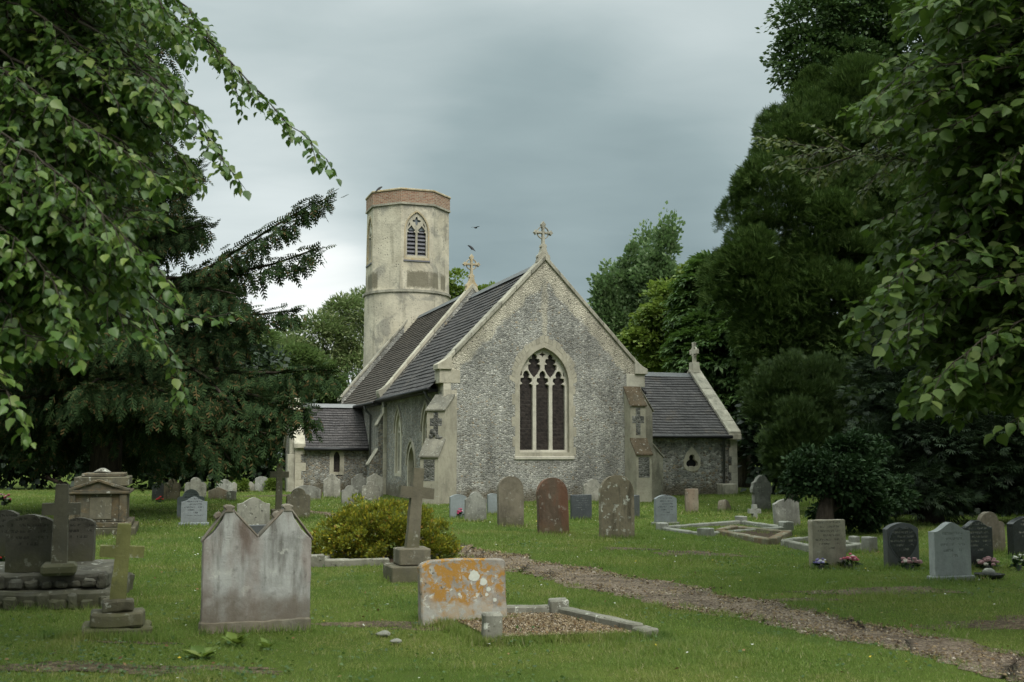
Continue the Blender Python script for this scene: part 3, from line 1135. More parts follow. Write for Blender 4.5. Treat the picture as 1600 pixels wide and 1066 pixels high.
for s in (-1, 1):
    for i in range(6):
        a, b = 3.22*i/6, 3.22*(i+1)/6-.01
        dz = rng.uniform(0, .02)
        prism(bm, [[(VM+s*a, 5.0-a*vs_), (VM+s*a, 5.12-a*vs_+dz), (VM+s*b, 5.12-b*vs_+dz), (VM+s*b, 5.0-b*vs_)]], -.08, .46, xf_right(VU+.04))
part('vestry_coping', bm, ASH_D, bevel=.012, split=True)
bm = bmesh.new()
box(bm, VU-.42, VU+.12, VW0-.24, VW0+.1, 2.12, 2.34)
part('kneeler', bm, ASH, bevel=.015)
bm = bmesh.new()
quoins(bm, VU+.04, VW0, 1, -1, 0, 2.12, rng, a=.34, b=.26)
part('quoin', bm, ASH_W, split=True)
gutter([(HC+.1, VW0-.32, 2.22), (VU-.34, VW0-.32, 2.22)])
gutter([(VU-.6, VW0-.30, 2.2), (VU-.6, VW0-.10, 2.05), (VU-.6, VW0-.08, 0)], PIPE, .045, 'downpipe')
bm = bmesh.new()
box(bm, VU-.9, VU-.28, VW0-.5, VW0-.01, -.1, .42)
part('drain_block', bm, ASH_D, bevel=.03)
# end cross of the vestry: seen edge on
bm = bmesh.new()
f = lambda x, y, z: (VU-.15+y, VM+x, z)
prism(bm, [[(-.22, 4.95), (.22, 4.95), (.15, 5.4), (-.15, 5.4)]], -.16, .16, f)
prism(bm, [[(-.07, 5.4), (.07, 5.4), (.06, 6.1), (.09, 6.25), (-.09, 6.25), (-.06, 6.1)]], -.07, .07, f)
prism(bm, [[(-.30, 5.75), (.30, 5.75), (.30, 5.95), (-.30, 5.95)]], -.065, .065, f)
rr_ = [(.24*math.cos(2*PI*i/20), 5.85+.24*math.sin(2*PI*i/20)) for i in range(20)]
prism(bm, [rr_, [(x*.78, 5.85+(z-5.85)*.78) for x, z in rr_]], -.04, .04, f)
part('gable_cross', bm, ASH, bevel=.01)


# --- buttresses
def buttress(origin, ang, wid, d1, d2, z1, z2, z3, z4, m=ASH, panels=None, side_m=FLINT):
    """origin (u,w) at wall face, ang = outward direction; profile is extruded across the width"""
    n = Vector((math.cos(ang), math.sin(ang), 0))
    t = Vector((-n.y, n.x, 0))
    o = Vector((origin[0], origin[1], 0))
    def f(x, y, z):
        p = o+n*x+t*y
        return (p.x, p.y, z)
    prof = [(-.15, -.3), (d1, -.3), (d1, z1), (d2, z2), (d2, z3), (0.02, z4), (-.15, z4)]
    bm = bmesh.new()
    prism(bm, [prof], -wid/2, wid/2, f)
    b = part('buttress', bm, m, split=True)
    bm = bmesh.new()
    e = .04
    prism(bm, [[(d1+.05, z1-.03), (d1+.05, z1+.03), (d2+.003, z2+.09), (d2+.003, z2+.0)]], -wid/2-e, wid/2+e, f)
    prism(bm, [[(d2+.05, z3-.03), (d2+.05, z3+.03), (.03, z4+.07), (.03, z4)]], -wid/2-e, wid/2+e, f)
    build('weathering', bm, panels or MOSSY, b, bevel=.012, split=True)
    # flushwork: a flint cross and panel set in the face
    bm = bmesh.new()
    h = z3-z2
    c = z2+h*.55
    for x0, x1, a0, a1 in ((-.085, .085, z2+.18, z3-.06), (-.22, .22, c-.06, c+.18)):
        prism(bm, [[(d2-.02, a0), (d2+.004 if x1 > .1 else d2+.006, a0), (d2+.004 if x1 > .1 else d2+.006, a1), (d2-.02, a1)]], x0, x1, f)
    prism(bm, [[(d1-.02, z1-.75), (d1+.004, z1-.75), (d1+.004, z1-.08), (d1-.02, z1-.08)]], -.2, .2, f)
    build('flushwork_panel', bm, FLUSH, b, split=True)
    return b, f


b1, f1 = buttress((-HC+.10, .10), R(225), .66, 1.02, .62, 1.48, 1.98, 2.95, 3.42, ASH_M, panels=ASH_G)
bm = bmesh.new()
for i in range(7):
    x, z = rng.uniform(-.2, .2), 1.98+rng.uniform(.02, .35)
    prism(bm, [[(.55, z-.07), (.66, z-.06), (.66, z+.05), (.55, z+.08)]], x-.07, x+.07, f1)
build('flint_knob', bm, FLUSH, b1, bevel=.02, split=True)
buttress((HC-.36, .02), R(270), .56, .92, .50, 1.54, 2.02, 3.18, 3.80, ASH_M)
buttress((HC-.02, .42), R(0), .56, .88, .50, 1.44, 1.85, 3.02, 3.80, ASH_D, panels=ASH_D)
buttress((-HN+.02, NW0+.35), R(180), .5, .55, .22, 1.15, 1.7, 2.7, 3.1, FLINT_W, panels=ASH_D)
# ---------------------------------------------------------------- gravestones
YAW = TH                       # the stones face the same way as the big gable
NFACE = Vector((math.sin(TH), -math.cos(TH), 0))


def grave_fn(base, var=0.25, dark=0.4, white=0.25, orange=0.0, green=0.35, rust=0.0, text=None, polish=0.9, scale=1.0, blot=(.10, .095, .08), foot=None):
    """weathered stone: mottling, run-off streaks, lichen, algae near the soil; text=(half width, z low, z high, contrast colour, pitch)"""
    def fn(nt):
        P0 = nt.obj()
        Pr = nt.obj(False)
        a = nt.noise(P0, 2.2*scale, 5, 0.65, 0.4)
        b = nt.noise(P0, 16*scale, 5, 0.7)
        c = tuple(v*(1-var) for v in base)
        d = tuple(min(v*(1+var), .8) for v in base)
        colr = nt.mix(nt.mr(a, 0.3, 0.7), c, d)
        colr = nt.mix(nt.math('MULTIPLY', nt.mr(b, 0.42, 0.75), 0.4), colr, nt.vmath('SCALE', colr, 0.55))
        st = nt.mr(nt.noise(nt.vmath('MULTIPLY', P0, (3.5, 3.5, 0.6)), 1.6*scale, 5, 0.65), 0.48, 0.68)
        colr = nt.mix(nt.math('MULTIPLY', st, dark), colr, blot)
        if rust:
            ru = nt.mr(nt.noise(nt.vmath('ADD', nt.vmath('MULTIPLY', P0, (1.5, 1.5, .5)), (2, 9, 4)), 2.0, 4), 0.42, 0.62)
            colr = nt.mix(nt.math('MULTIPLY', ru, rust), colr, (.17, .075, .045))
        if white:
            li = nt.mr(nt.noise(nt.vmath('ADD', P0, (3, 1, 8)), 9*scale, 5, 0.72), 0.58, 0.63)
            reg = nt.mr(nt.noise(nt.vmath('ADD', P0, (8, 3, 2)), 2.0, 3), 0.4, 0.62)
            colr = nt.mix(nt.math('MULTIPLY', nt.math('MULTIPLY', li, reg), white*1.6, clamp=True), colr, (.56, .56, .50))
            dk = nt.mr(nt.noise(nt.vmath('ADD', P0, (5, 5, 1)), 13*scale, 4, 0.7), 0.60, 0.66)
            colr = nt.mix(nt.math('MULTIPLY', dk, white), colr, (.06, .058, .05))
        if orange:
            og = nt.mr(nt.noise(nt.vmath('ADD', P0, (1, 7, 3)), 7*scale, 6, 0.78, 0.3), 0.47, 0.52)
            rg = nt.mr(nt.noise(nt.vmath('ADD', P0, (6, 2, 6)), 1.5, 3), 0.40, 0.54)
            colr = nt.mix(nt.math('MULTIPLY', nt.math('MULTIPLY', og, rg), orange), colr, (.36, .185, .035))
        z = nt.sep(Pr)[2]
        nz = nt.math('MULTIPLY', nt.math('SUBTRACT', nt.noise(P0, 7, 4), 0.5), 0.35)
        if green:
            gm = nt.mr(nt.math('ADD', z, nz), 0.02, 0.30, green, 0)
            colr = nt.mix(gm, colr, (.085, .085, .035))
        if foot:
            fm = nt.mr(nt.math('ADD', z, nt.math('MULTIPLY', nz, foot[3])), foot[1]*.55, foot[1], foot[2], 0)
            fm = nt.math('MULTIPLY', fm, nt.mr(nt.noise(nt.vmath('ADD', P0, (4, 4, 4)), 5, 5, .7), .3, .55, .45, 1))
            colr = nt.mix(fm, colr, foot[0])
        h = nt.math('ADD', b, nt.math('MULTIPLY', nt.noise(P0, 60, 3), 0.5))
        if text:
            hw_, zl, zh, tc, pitch = text
            x, y, zz = nt.sep(Pr)[0:3]
            row = nt.math('FLOOR', nt.math('DIVIDE', zz, pitch))
            fr = nt.math('FRACT', nt.math('DIVIDE', zz, pitch))
            line = nt.math('MULTIPLY', nt.mr(fr, 0.22, 0.3), nt.mr(fr, 0.68, 0.78, 1, 0))
            glyph = nt.noise(nt.comb(nt.math('MULTIPLY', x, 75.0), nt.math('MULTIPLY', row, 5.7), nt.math('MULTIPLY', zz, 32.0)), 1.0, 2)
            gap = nt.noise(nt.comb(nt.math('MULTIPLY', x, 11.0), nt.math('MULTIPLY', row, 3.3), 2.0), 1.0, 0)
            rw = nt.node('ShaderNodeTexWhiteNoise', {'W': row}, noise_dimensions='1D').outputs['Value']
            half = nt.math('MULTIPLY', nt.math('ADD', nt.math('MULTIPLY', rw, 0.65), 0.35), hw_)
            inx = nt.math('LESS_THAN', nt.math('ABSOLUTE', x), half)
            inz = nt.math('MULTIPLY', nt.math('GREATER_THAN', zz, zl), nt.math('LESS_THAN', zz, zh))
            tm = nt.math('MULTIPLY', nt.math('MULTIPLY', nt.math('MULTIPLY', line, nt.mr(glyph, 0.47, 0.54)), nt.mr(gap, 0.36, 0.4)), nt.math('MULTIPLY', inx, inz))
            tm = nt.math('MULTIPLY', tm, nt.math('LESS_THAN', y, -0.02))
            colr = nt.mix(nt.math('MULTIPLY', tm, 0.85), colr, tc)
            h = nt.math('SUBTRACT', h, nt.math('MULTIPLY', tm, 1.5))
        return dict(col=colr, rough=polish, spec=0.25 if polish > .6 else 0.5, bump=h, bdist=0.008, bstr=0.55)
    return fn


G_PALE = material('pale_gravestone', grave_fn((.36, .345, .30), dark=.45, white=.55))
G_GREY = material('grey_gravestone', grave_fn((.25, .245, .22), dark=.5, white=.45))
G_BROWN = material('brown_gravestone', grave_fn((.170, .145, .110), dark=.55, white=.25, green=.5, blot=(.055, .048, .032)))
G_OLIVE = material('streaked_brown_gravestone', grave_fn((.185, .155, .110), dark=.8, white=.45, green=.3, blot=(.05, .042, .03)))
G_RED = material('reddish_gravestone', grave_fn((.12, .085, .062), dark=.65, white=.3, rust=.6, green=.35, blot=(.05, .035, .025)))
G_LICH = material('lichen_mottled_gravestone', grave_fn((.25, .24, .205), dark=.5, white=.95, scale=1.0, green=.3))
G_BLUE = material('blue_grey_gravestone', grave_fn((.22, .245, .255), .12, dark=.15, white=.05, green=.1, polish=.6))
G_SLATE = material('dark_slate_gravestone', grave_fn((.060, .066, .075), .15, dark=.1, white=.05, green=.1, polish=.5, text=(.20, .22, .6, (.13, .135, .14), .055)))
G_BUFF = material('buff_gravestone', grave_fn((.31, .275, .215), .18, dark=.3, white=.2, green=.25, text=(.24, .25, .72, (.13, .12, .10), .06)))
G_PINK = material('pinkish_gravestone', grave_fn((.25, .215, .165), .2, dark=.4, white=.55, rust=.3))
G_WHITE = material('white_marble', grave_fn((.29, .29, .265), .2, dark=.5, white=.5, green=.3))
G_ORANGE = material('orange_lichen_gravestone', grave_fn((.30, .275, .24), .2, dark=.35, white=.75, orange=.95, green=.15, scale=1.5, foot=((.42, .42, .38), .22, .55, 1.6)))
G_DOUBLE = material('stained_marble', grave_fn((.38, .38, .365), .22, dark=.85, white=.3, rust=.35, green=.45, scale=.85, blot=(.115, .108, .095), foot=((.13, .105, .08), .42, .75, 1.0)))
G_COPE = material('stained_coping', grave_fn((.21, .19, .155), .25, dark=.6, white=.4, rust=.2, green=.3))
G_SHADE = material('shade_dark_weathered_stone', grave_fn((.085, .078, .062), .25, dark=.5, white=.25, green=.5, text=(.27, .25, .72, (.04, .037, .03), .065)))  # weathered stone, base colour darkened to stand in for tree shade
G_CROSS = material('weathered_cross_stone', grave_fn((.155, .138, .10), .2, dark=.45, white=.35, green=.4))
G_MOSSX = material('mossy_cross_stone', grave_fn((.19, .185, .07), .25, dark=.45, white=.3, orange=.0, green=.5, blot=(.12, .135, .03)))  # yellow green moss colour, darkened as if under the trees
G_GRAN = material('light_grey_granite', grave_fn((.33, .345, .345), .10, dark=.12, white=.06, green=.1, polish=.7, text=(.20, .28, .62, (.18, .19, .19), .07)))
G_TXT = material('grey_slate_lettered', grave_fn((.215, .235, .245), .10, dark=.12, white=.08, green=.15, polish=.65, text=(.22, .22, .66, (.06, .065, .07), .062)))
G_BLACK = material('black_polished_granite', grave_fn((.016, .018, .020), .2, dark=.0, white=.02, green=.1, polish=.25, text=(.24, .25, .65, (.15, .145, .12), .06)))
G_DARKG = material('dark_grey_granite', grave_fn((.075, .08, .085), .2, dark=.2, white=.1, green=.2, polish=.6))
G_RUBBLE = material('mossy_rubble', grave_fn((.095, .088, .068), .45, dark=.7, white=.4, green=.6, orange=.0))  # mossy stone, its base also darkened for the shade on the plot
G_MOSSB = material('mossy_base_stone', grave_fn((.125, .112, .075), .4, dark=.6, white=.35, green=.8))
G_TOMBX = material('shaded_cross_stone', grave_fn((.105, .095, .07), .3, dark=.5, white=.3, green=.5))  # tree shade on the plot cross is put into this dark base
SOIL = material('dark_soil', plain_fn((.055, .040, .028), .95, .5, .1, scale=18))


def profile(kind, w, h):
    a = w/2
    if kind == 'arch':
        return [(-a, 0), (a, 0)]+arc(0, h-a, a, 0, PI, 20)
    if kind == 'seg':                 # low curved top
        s = .16*w
        r = (a*a+s*s)/(2*s)
        t = math.asin(a/r)
        return [(-a, 0), (a, 0)]+arc(0, h-r, r, PI/2-t, PI/2+t, 14)
    if kind == 'flat':
        return [(-a, 0), (a, 0), (a, h-.01), (a-.015, h), (-a+.01, h-.005), (-a, h-.02)]
    if kind == 'gable':
        return [(-a, 0), (a, 0), (a, h-.22*w), (0, h), (-a, h-.22*w)]
    if kind == 'shoulder':            # raised round centre between square shoulders
        r = a*.62
        z = h-r
        return [(-a, 0), (a, 0), (a, z-.02), (a*.86, z+.02)]+arc(0, h-r, r, .15, PI-.15, 14)+[(-a*.86, z+.02), (-a, z-.02)]
    if kind == 'ogee':                # swept shoulders rising to a curved crown
        half = [(a, 0), (a, h-.20*w), (a*.88, h-.20*w)]
        for i in range(1, 11):
            t = i/10
            half.append((a*.86*(1-t), h-.19*w+.19*w*(3*t*t-2*t*t*t)))
        half[-1] = (0, h)
        return mirror(half)
    if kind == 'scroll':              # three lobed top
        r = a*.52
        return mirror([(a, 0), (a, h-.42*w)]+arc(a*.66, h-.40*w, a*.34, 0, 2.0, 7)+arc(0, h-r, r, .35, PI/2, 8)[:-1]+[(0, h)])
    if kind == 'lobed':               # gothic head with side lobes, tapered
        return mirror([(a*.86, 0), (a*.80, h*.45), (a*.98, h*.52), (a, h*.62), (a*.86, h*.70), (a*.84, h*.78), (a*.60, h*.83), (a*.44, h*.92), (a*.2, h*.985), (0, h)])
    if kind == 'cope':                # tiny pointed with knob
        return mirror([(a, 0), (a, h*.72), (a*.5, h*.84), (a*.42, h*.93), (a*.2, h*.97), (0, h)])
    if kind == 'chip':                # broken top
        return [(-a, 0), (a, 0), (a, h*.93), (a*.6, h*.97), (a*.1, h), (-a*.4, h*.985), (-a*.75, h*.9), (-a, h*.88)]
    raise KeyError(kind)


ROCK = random.Random(11)


def place(px0, px1, ytop, ybase, t=.1, yaw=None):
    """real width, height and base point of a slab seen between px0..px1, ytop..ybase"""
    yaw = YAW if yaw is None else yaw
    pxc = (px0+px1)/2
    p = G(pxc, ybase)
    d = p.y*CP+(-1.6)*SP
    view = math.atan2(p.x, p.y)
    phi = abs(yaw+view)
    wpx = (px1-px0)*d/FPX*math.cos(view)
    wid = max((wpx-t*math.sin(phi))/math.cos(phi), .1)
    h = (ybase-ytop)*d/FPX
    return p, wid, h


MODERN = (G_BLUE, G_SLATE, G_GRAN, G_TXT, G_BLACK, G_DARKG)


def headstone(px0, px1, ytop, ybase, kind, m, label, t=.10, tilt=0, lean=0, yaw=None, plinth=0, group=None, pm=None, rough=0.0, name='headstone', bev=.008):
    p, wid, h = place(px0, px1, ytop, ybase, t, yaw)
    yaw = YAW if yaw is None else yaw
    bm = bmesh.new()
    lp = profile(kind, wid, h)
    lp = [(x, z if z > 0.001 else -.25) for x, z in lp]
    if rough:
        lp = [(x+ROCK.uniform(-rough, rough), z+ROCK.uniform(-rough, rough)) for x, z in lp]
    prism(bm, [lp], -t/2, t/2)
    loc = (p.x, p.y, gz(p.x, p.y))
    if plinth:
        root = empty(name, loc, yaw, label, 'gravestone', group)
        build('slab', bm, m, root, bevel=bev)
        bm = bmesh.new()
        box(bm, -wid/2-plinth, wid/2+plinth, -t/2-plinth, t/2+plinth, -.1, .07)
        build('plinth', bm, pm or m, root, bevel=.01)
    else:
        root = build(name, bm, m, None, bevel=bev, rough=.0 if m in MODERN else .006)
        root.location = loc
        tag(root, label, 'gravestone', group)
    root.rotation_euler = (R(lean), R(tilt), yaw)
    return root


def cross_shape(w, h, sw, armz, armt, foot=0.0):
    s = sw/2
    return [(-s*1.15, foot), (s*1.15, foot), (s, armz), (w/2, armz), (w/2, armz+armt), (s, armz+armt), (s*.92, h), (-s*.92, h), (-s, armz+armt), (-w/2, armz+armt), (-w/2, armz), (-s, armz)]


def stone_cross(pxc, ytop, ybase, w, sw, armz, armt, t, steps, m, label, tilt=0, lean=0, yaw=None, sm=None, cat='stone cross'):
    """armz, w, sw as fractions of total height; steps: list of (width, depth, height) in metres"""
    p = G(pxc, ybase)
    d = p.y*CP-1.6*SP
    H = (ybase-ytop)*d/FPX
    yaw = YAW if yaw is None else yaw
    root = empty('grave_cross', (p.x, p.y, gz(p.x, p.y)-.01), yaw, label, cat)
    z = 0
    for i, (a, b, c) in enumerate(steps):
        bm = bmesh.new()
        box(bm, -a/2, a/2, -b/2, b/2, z-(.15 if i == 0 else 0)+.0005*i, z+c)
        build('step', bm, sm or m, root, bevel=.015, rough=.022 if sm else .008)
        z += c
    bm = bmesh.new()
    prism(bm, [cross_shape(w*H, H-z, sw*H, armz*H-z, armt*H, -.03)], -t/2, t/2)
    sh = build('shaft', bm, m, root, bevel=.012, rough=.005)
    sh.location = (0, 0, z)
    sh.rotation_euler = (R(lean), R(tilt), 0)
    return root


# --- the double gabled stone in the foreground
p, wid, h = place(313, 485, 790, 984, .13)
root = empty('headstone', (p.x, p.y, gz(p.x, p.y)), YAW, 'pale stained double headstone with two pointed gables side by side', 'gravestone')
q = wid/2
lp = [(-q, -.2), (q, -.2), (q, h*.735), (q*.80, h*.815), (q*.66, h*.905), (q*.54+.04, h*.965), (q*.54+.03, h), (q*.54-.035, h), (q*.54-.05, h*.965), (.0, h*.765), (-q*.54+.05, h*.965), (-q*.54+.04, h), (-q*.54-.03, h), (-q*.54-.04, h*.965), (-q*.66, h*.905), (-q*.80, h*.815), (-q, h*.735)]
bm = bmesh.new()
prism(bm, [lp], -.065, .065)
build('slab', bm, G_DOUBLE, root, bevel=.01, rough=.006)
for s in (-1, 1):
    for x0, z0_, x1, z1_ in ((q+.015, .715, q*.54+.035, .955), (0.002, .745, q*.54-.04, .955)):
        bm = bmesh.new()
        a = [(x0*s, h*z0_), (x1*s, h*z1_), (x1*s, h*z1_+.03), (x0*s, h*z0_+.03)]
        prism(bm, [a], -.073, .073)
        build('coping', bm, G_COPE, root, bevel=.008)
    bm = bmesh.new()           # leaf shaped knob at the apex
    c = s*q*.54
    prism(bm, [[(c-.045, h*.955), (c+.045, h*.955), (c+.03, h*.975), (c+.055, h*1.0), (c+.02, h*1.015), (c-.025, h*1.015), (c-.055, h*1.0), (c-.03, h*.975)]], -.075, .075)
    prism(bm, [[(c-.12*1, h*.90), (c-.07, h*.93), (c-.075, h*.965), (c-.115, h*.955), (c-.14, h*.925)]], -.05, .05)
    build('apex_knob', bm, G_COPE, root, bevel=.012)
bm = bmesh.new()
box(bm, -q-.02, q+.008, -.078, .078, -.2, .12)
build('plinth', bm, G_COPE, root, bevel=.02, rough=.012)

# --- stone with orange lichen
p, wid, h = place(654, 793, 872, 972, .13)
bm = bmesh.new()
lp = [(-wid/2, -.2), (wid/2, -.2), (wid/2, h*.93), (wid/2-.03, h*.955), (0, h), (-wid/2+.12, h*.985), (-wid/2+.03, h*.94), (-wid/2, h*.90)]
prism(bm, [lp], -.07, .07)
o = build('headstone', bm, G_ORANGE, None, bevel=.014, rough=.006)
o.location = (p.x, p.y, gz(p.x, p.y))
o.rotation_euler = (R(-3), R(-1.0), YAW)
tag(o, 'low broad headstone covered in bright orange lichen with a white lichen disc', 'gravestone')
bm = bmesh.new()
def disc(bm, cx, cz, r, n=16):
    prism(bm, [[((r*(1+.18*math.sin(5*i+cx*9)))*math.cos(2*PI*i/n)+cx, (r*(1+.18*math.cos(3*i)))*math.sin(2*PI*i/n)+cz) for i in range(n)]], -.0735, -.06)
disc(bm, .10, h*.72, .052)
ld = build('lichen_patch', bm, material('white_lichen', plain_fn((.55, .56, .50), .95, .2, .1, scale=40)), o)
for cx, cz, r in ((.19, h*.62, .035), (.24, h*.5, .022), (.22, h*.42, .016), (-.05, h*.45, .014), (.3, h*.33, .018)):
    bm = bmesh.new()
    disc(bm, cx, cz, r)
    build('lichen_patch', bm, MATS['white_lichen'], o)

# --- the row in front of the church
HS = headstone
HS(702, 729, 771, 808, 'seg', G_BLUE, 'blue grey modern headstone with pink flowers at its foot, left end of the middle row')
HS(725, 760, 767, 813, 'shoulder', G_GREY, 'small grey headstone with a raised round top, overlapping a blue grey one', tilt=1)
HS(761, 779, 771, 803, 'seg', G_BLUE, 'narrow blue grey headstone peeping out left of a tall brown arched one')
HS(777, 819, 743, 822, 'arch', G_BROWN, 'tall plain brown round topped headstone below the left side of the big window', t=.12, lean=-2)
HS(838, 866, 741, 783, 'arch', G_PALE, 'pale round topped headstone half hidden behind the reddish one')
HS(840, 890, 748, 836, 'arch', G_RED, 'reddish brown round topped headstone with a pale foot, below the big window', t=.12, tilt=-1.5, lean=-2)
HS(891, 925, 773, 812, 'flat', G_SLATE, 'dark slate headstone between the reddish and the streaked brown ones')
HS(911, 941, 750, 786, 'shoulder', G_PALE, 'pale damaged headstone against the church wall behind the dark slate', tilt=1)
HS(936, 992, 744, 843, 'arch', G_OLIVE, 'large brown round topped headstone streaked black with white lichen spots', t=.13, tilt=1, lean=-3)
HS(977, 1008, 739, 782, 'arch', G_PALE, 'pale round topped headstone standing at the foot of the right hand buttress')
HS(984, 1000, 772, 808, 'flat', G_DARKG, 'narrow dark headstone seen nearly edge on behind the streaked brown one', t=.14, yaw=R(60))
HS(1022, 1058, 775, 822, 'seg', G_TXT, 'light blue grey lettered headstone on a white base at the kerbed plot corner', plinth=.05, pm=G_WHITE)
HS(1070, 1092, 765, 802, 'flat', G_PINK, 'small beige square headstone in the grass before the trefoil window')
HS(1172, 1208, 743, 798, 'lobed', G_GREY, 'tall grey gothic headstone with lobed sides, beyond the vestry corner', t=.15)
HS(1209, 1251, 779, 822, 'seg', G_GREY, 'grey low arched headstone with flowers beside the dark bush', tilt=-3)
stone_cross(1179, 789, 812, .9, .3, .42, .30, .10, [], G_WHITE, 'little white cross shaped marker in front of the lobed grey headstone')
bm = bmesh.new()
p = G(1134, 800)
prism(bm, [[(-.26, -.05), (.24, -.05), (.06, .30), (-.08, .34), (-.2, .1)]], -.12, .14)
o = build('stone_fragment', bm, G_BROWN, None, bevel=.03)
o.location = (p.x, p.y, 0)
o.rotation_euler = (R(-12), 0, YAW+.5)
tag(o, 'small brown wedge of broken stone lying in the grass by the vestry', 'stone fragment')

# --- right foreground
HS(1264, 1323, 813, 887, 'flat', G_BUFF, 'buff square topped lettered headstone with two bunches of flowers before it', t=.11, rough=.006)
p, wid, h = place(1381, 1437, 815, 885, .10)
root = empty('headstone', (p.x, p.y, gz(p.x, p.y)), YAW, 'dark grey headstone with a black heart shaped face and worn lettering', 'gravestone')
bm = bmesh.new()
prism(bm, [[(x, z if z > .001 else -.2) for x, z in profile('seg', wid, h)]], -.05, .05)
build('slab', bm, G_DARKG, root, bevel=.008)
hl = []
for i in range(48):
    a = 2*PI*i/48
    hl.append((wid*.44*math.sin(a)*(1-.18*max(0, -math.cos(a))**2), h*.60+h*.33*(math.cos(a)-.18*math.exp(-(math.sin(a)/.22)**2)*(math.cos(a) > 0))-h*.09*(math.cos(a) < 0)*math.cos(a)**4))
bm = bmesh.new()
prism(bm, [hl], -.062, -.04)
build('heart_panel', bm, G_BLACK, root, bevel=.004)
bm = bmesh.new()
prism(bm, [[(x*1.06, h*.60+(z-h*.60)*1.06) for x, z in hl], hl], -.060, -.042)
build('heart_border', bm, G_DARKG, root)
HS(1453, 1519, 817, 908, 'ogee', G_GRAN, 'light grey granite headstone with a curved ogee top, nearest on the right side', t=.11, plinth=.03)
HS(1499, 1553, 811, 886, 'ogee', G_BLACK, 'black ogee topped headstone partly hidden behind the light grey granite one')
HS(1519, 1572, 799, 862, 'shoulder', G_BROWN, 'brown shouldered headstone behind the black ogee one')
HS(1575, 1640, 807, 870, 'seg', G_BLACK, 'black headstone with grey edge cut by the right edge of the picture', t=.13)
for a, b, c, d, l in ((1328, 1342, 838, 856, 'small low pale marker left of a second one under the dark trees'), (1346, 1372, 838, 862, 'small pale kerb end block standing under the dark trees')):
    HS(a, b, c, d, 'flat', G_GREY, l, t=.2, name='grave_marker')

# --- left middle distance
HS(237, 256, 756, 784, 'seg', G_DARKG, 'dark grey headstone with red flowers at its foot, beside a lichen covered one')
HS(255, 281, 750, 784, 'scroll', G_OLIVE, 'brown lichen blotched headstone right of the small dark grey one', tilt=1)
HS(288, 322, 748, 781, 'scroll', G_PALE, 'pale shouldered headstone behind the pair of blue grey stones')
HS(276, 319, 765, 811, 'shoulder', G_TXT, 'rear blue grey headstone of an overlapping pair')
HS(282, 323, 777, 822, 'ogee', G_TXT, 'front blue grey lettered headstone of an overlapping pair, on a pale base', plinth=.05, pm=G_BLUE)
HS(325, 356, 762, 782, 'gable', G_PINK, 'low pinkish stone with a pointed top leaning back in the grass')
HS(354, 369, 767, 784, 'chip', G_LICH, 'little lichen spotted broken stone right of the low pinkish one')
HS(337, 364, 748, 771, 'cope', G_WHITE, 'white headstone with a knobbed top beside the yellow bushes')
HS(361, 370, 753, 770, 'scroll', G_PALE, 'narrow pale headstone touching the yellow bush')
HS(385, 398, 753, 769, 'scroll', G_PALE, 'small pale headstone between the yellow bushes and a taller arched one')
HS(398, 419, 745, 769, 'seg', G_WHITE, 'white low arched headstone left of the tall stone cross')
stone_cross(435, 725, 812, .33, .10, .74, .11, .13, [(.50, .5, .10), (.34, .34, .14)], G_CROSS, 'stone cross on a small mossy step standing left of the porch')
HS(446, 484, 765, 812, 'shoulder', G_CROSS, 'brown weathered headstone immediately right of the porch side cross', tilt=1, t=.14)
HS(458, 501, 757, 781, 'seg', G_GREY, 'wide grey headstone behind the brown weathered one near the porch')
HS(369, 421, 776, 836, 'ogee', G_LICH, 'lichen mottled arched headstone rising between the twin gables of the pale double stone', t=.13)
HS(383, 421, 821, 872, 'flat', G_DARKG, 'dark square tablet showing between the twin gables of the double headstone')
HS(505, 532, 740, 778, 'cope', G_PALE, 'pale pointed headstone below the little porch window', tilt=-1)
HS(533, 559, 758, 788, 'shoulder', G_GREY, 'small grey shouldered headstone nearest the shrub below the porch')
HS(548, 574, 740, 772, 'scroll', G_GREY, 'grey scroll topped headstone behind its neighbours at the porch corner')
HS(564, 593, 752, 783, 'scroll', G_LICH, 'lichen spotted scroll topped headstone in front of two others by the porch', tilt=1)
HS(572, 599, 739, 776, 'ogee', G_PALE, 'pale headstone against the nave wall behind the lichen spotted one')
HS(486, 503, 762, 778, 'arch', G_OLIVE, 'tiny brown round topped stone at the foot of the porch wall')

# --- big leaning cross in front of the chancel
stone_cross(643, 733, 908, .31, .10, .73, .10, .13, [(.62, .54, .20), (.40, .38, .21)], G_CROSS, 'tall weathered stone cross leaning beside the golden shrub, on two square steps', tilt=4.5, lean=-1)

# --- mossy cross in the left foreground
stone_cross(182, 822, 994, .38, .125, .70, .10, .11, [(.56, .5, .09), (.44, .38, .12), (.27, .25, .10)], G_MOSSX, 'yellow green mossy stone cross on a stepped base, nearest on the left', tilt=3, sm=G_MOSSB)

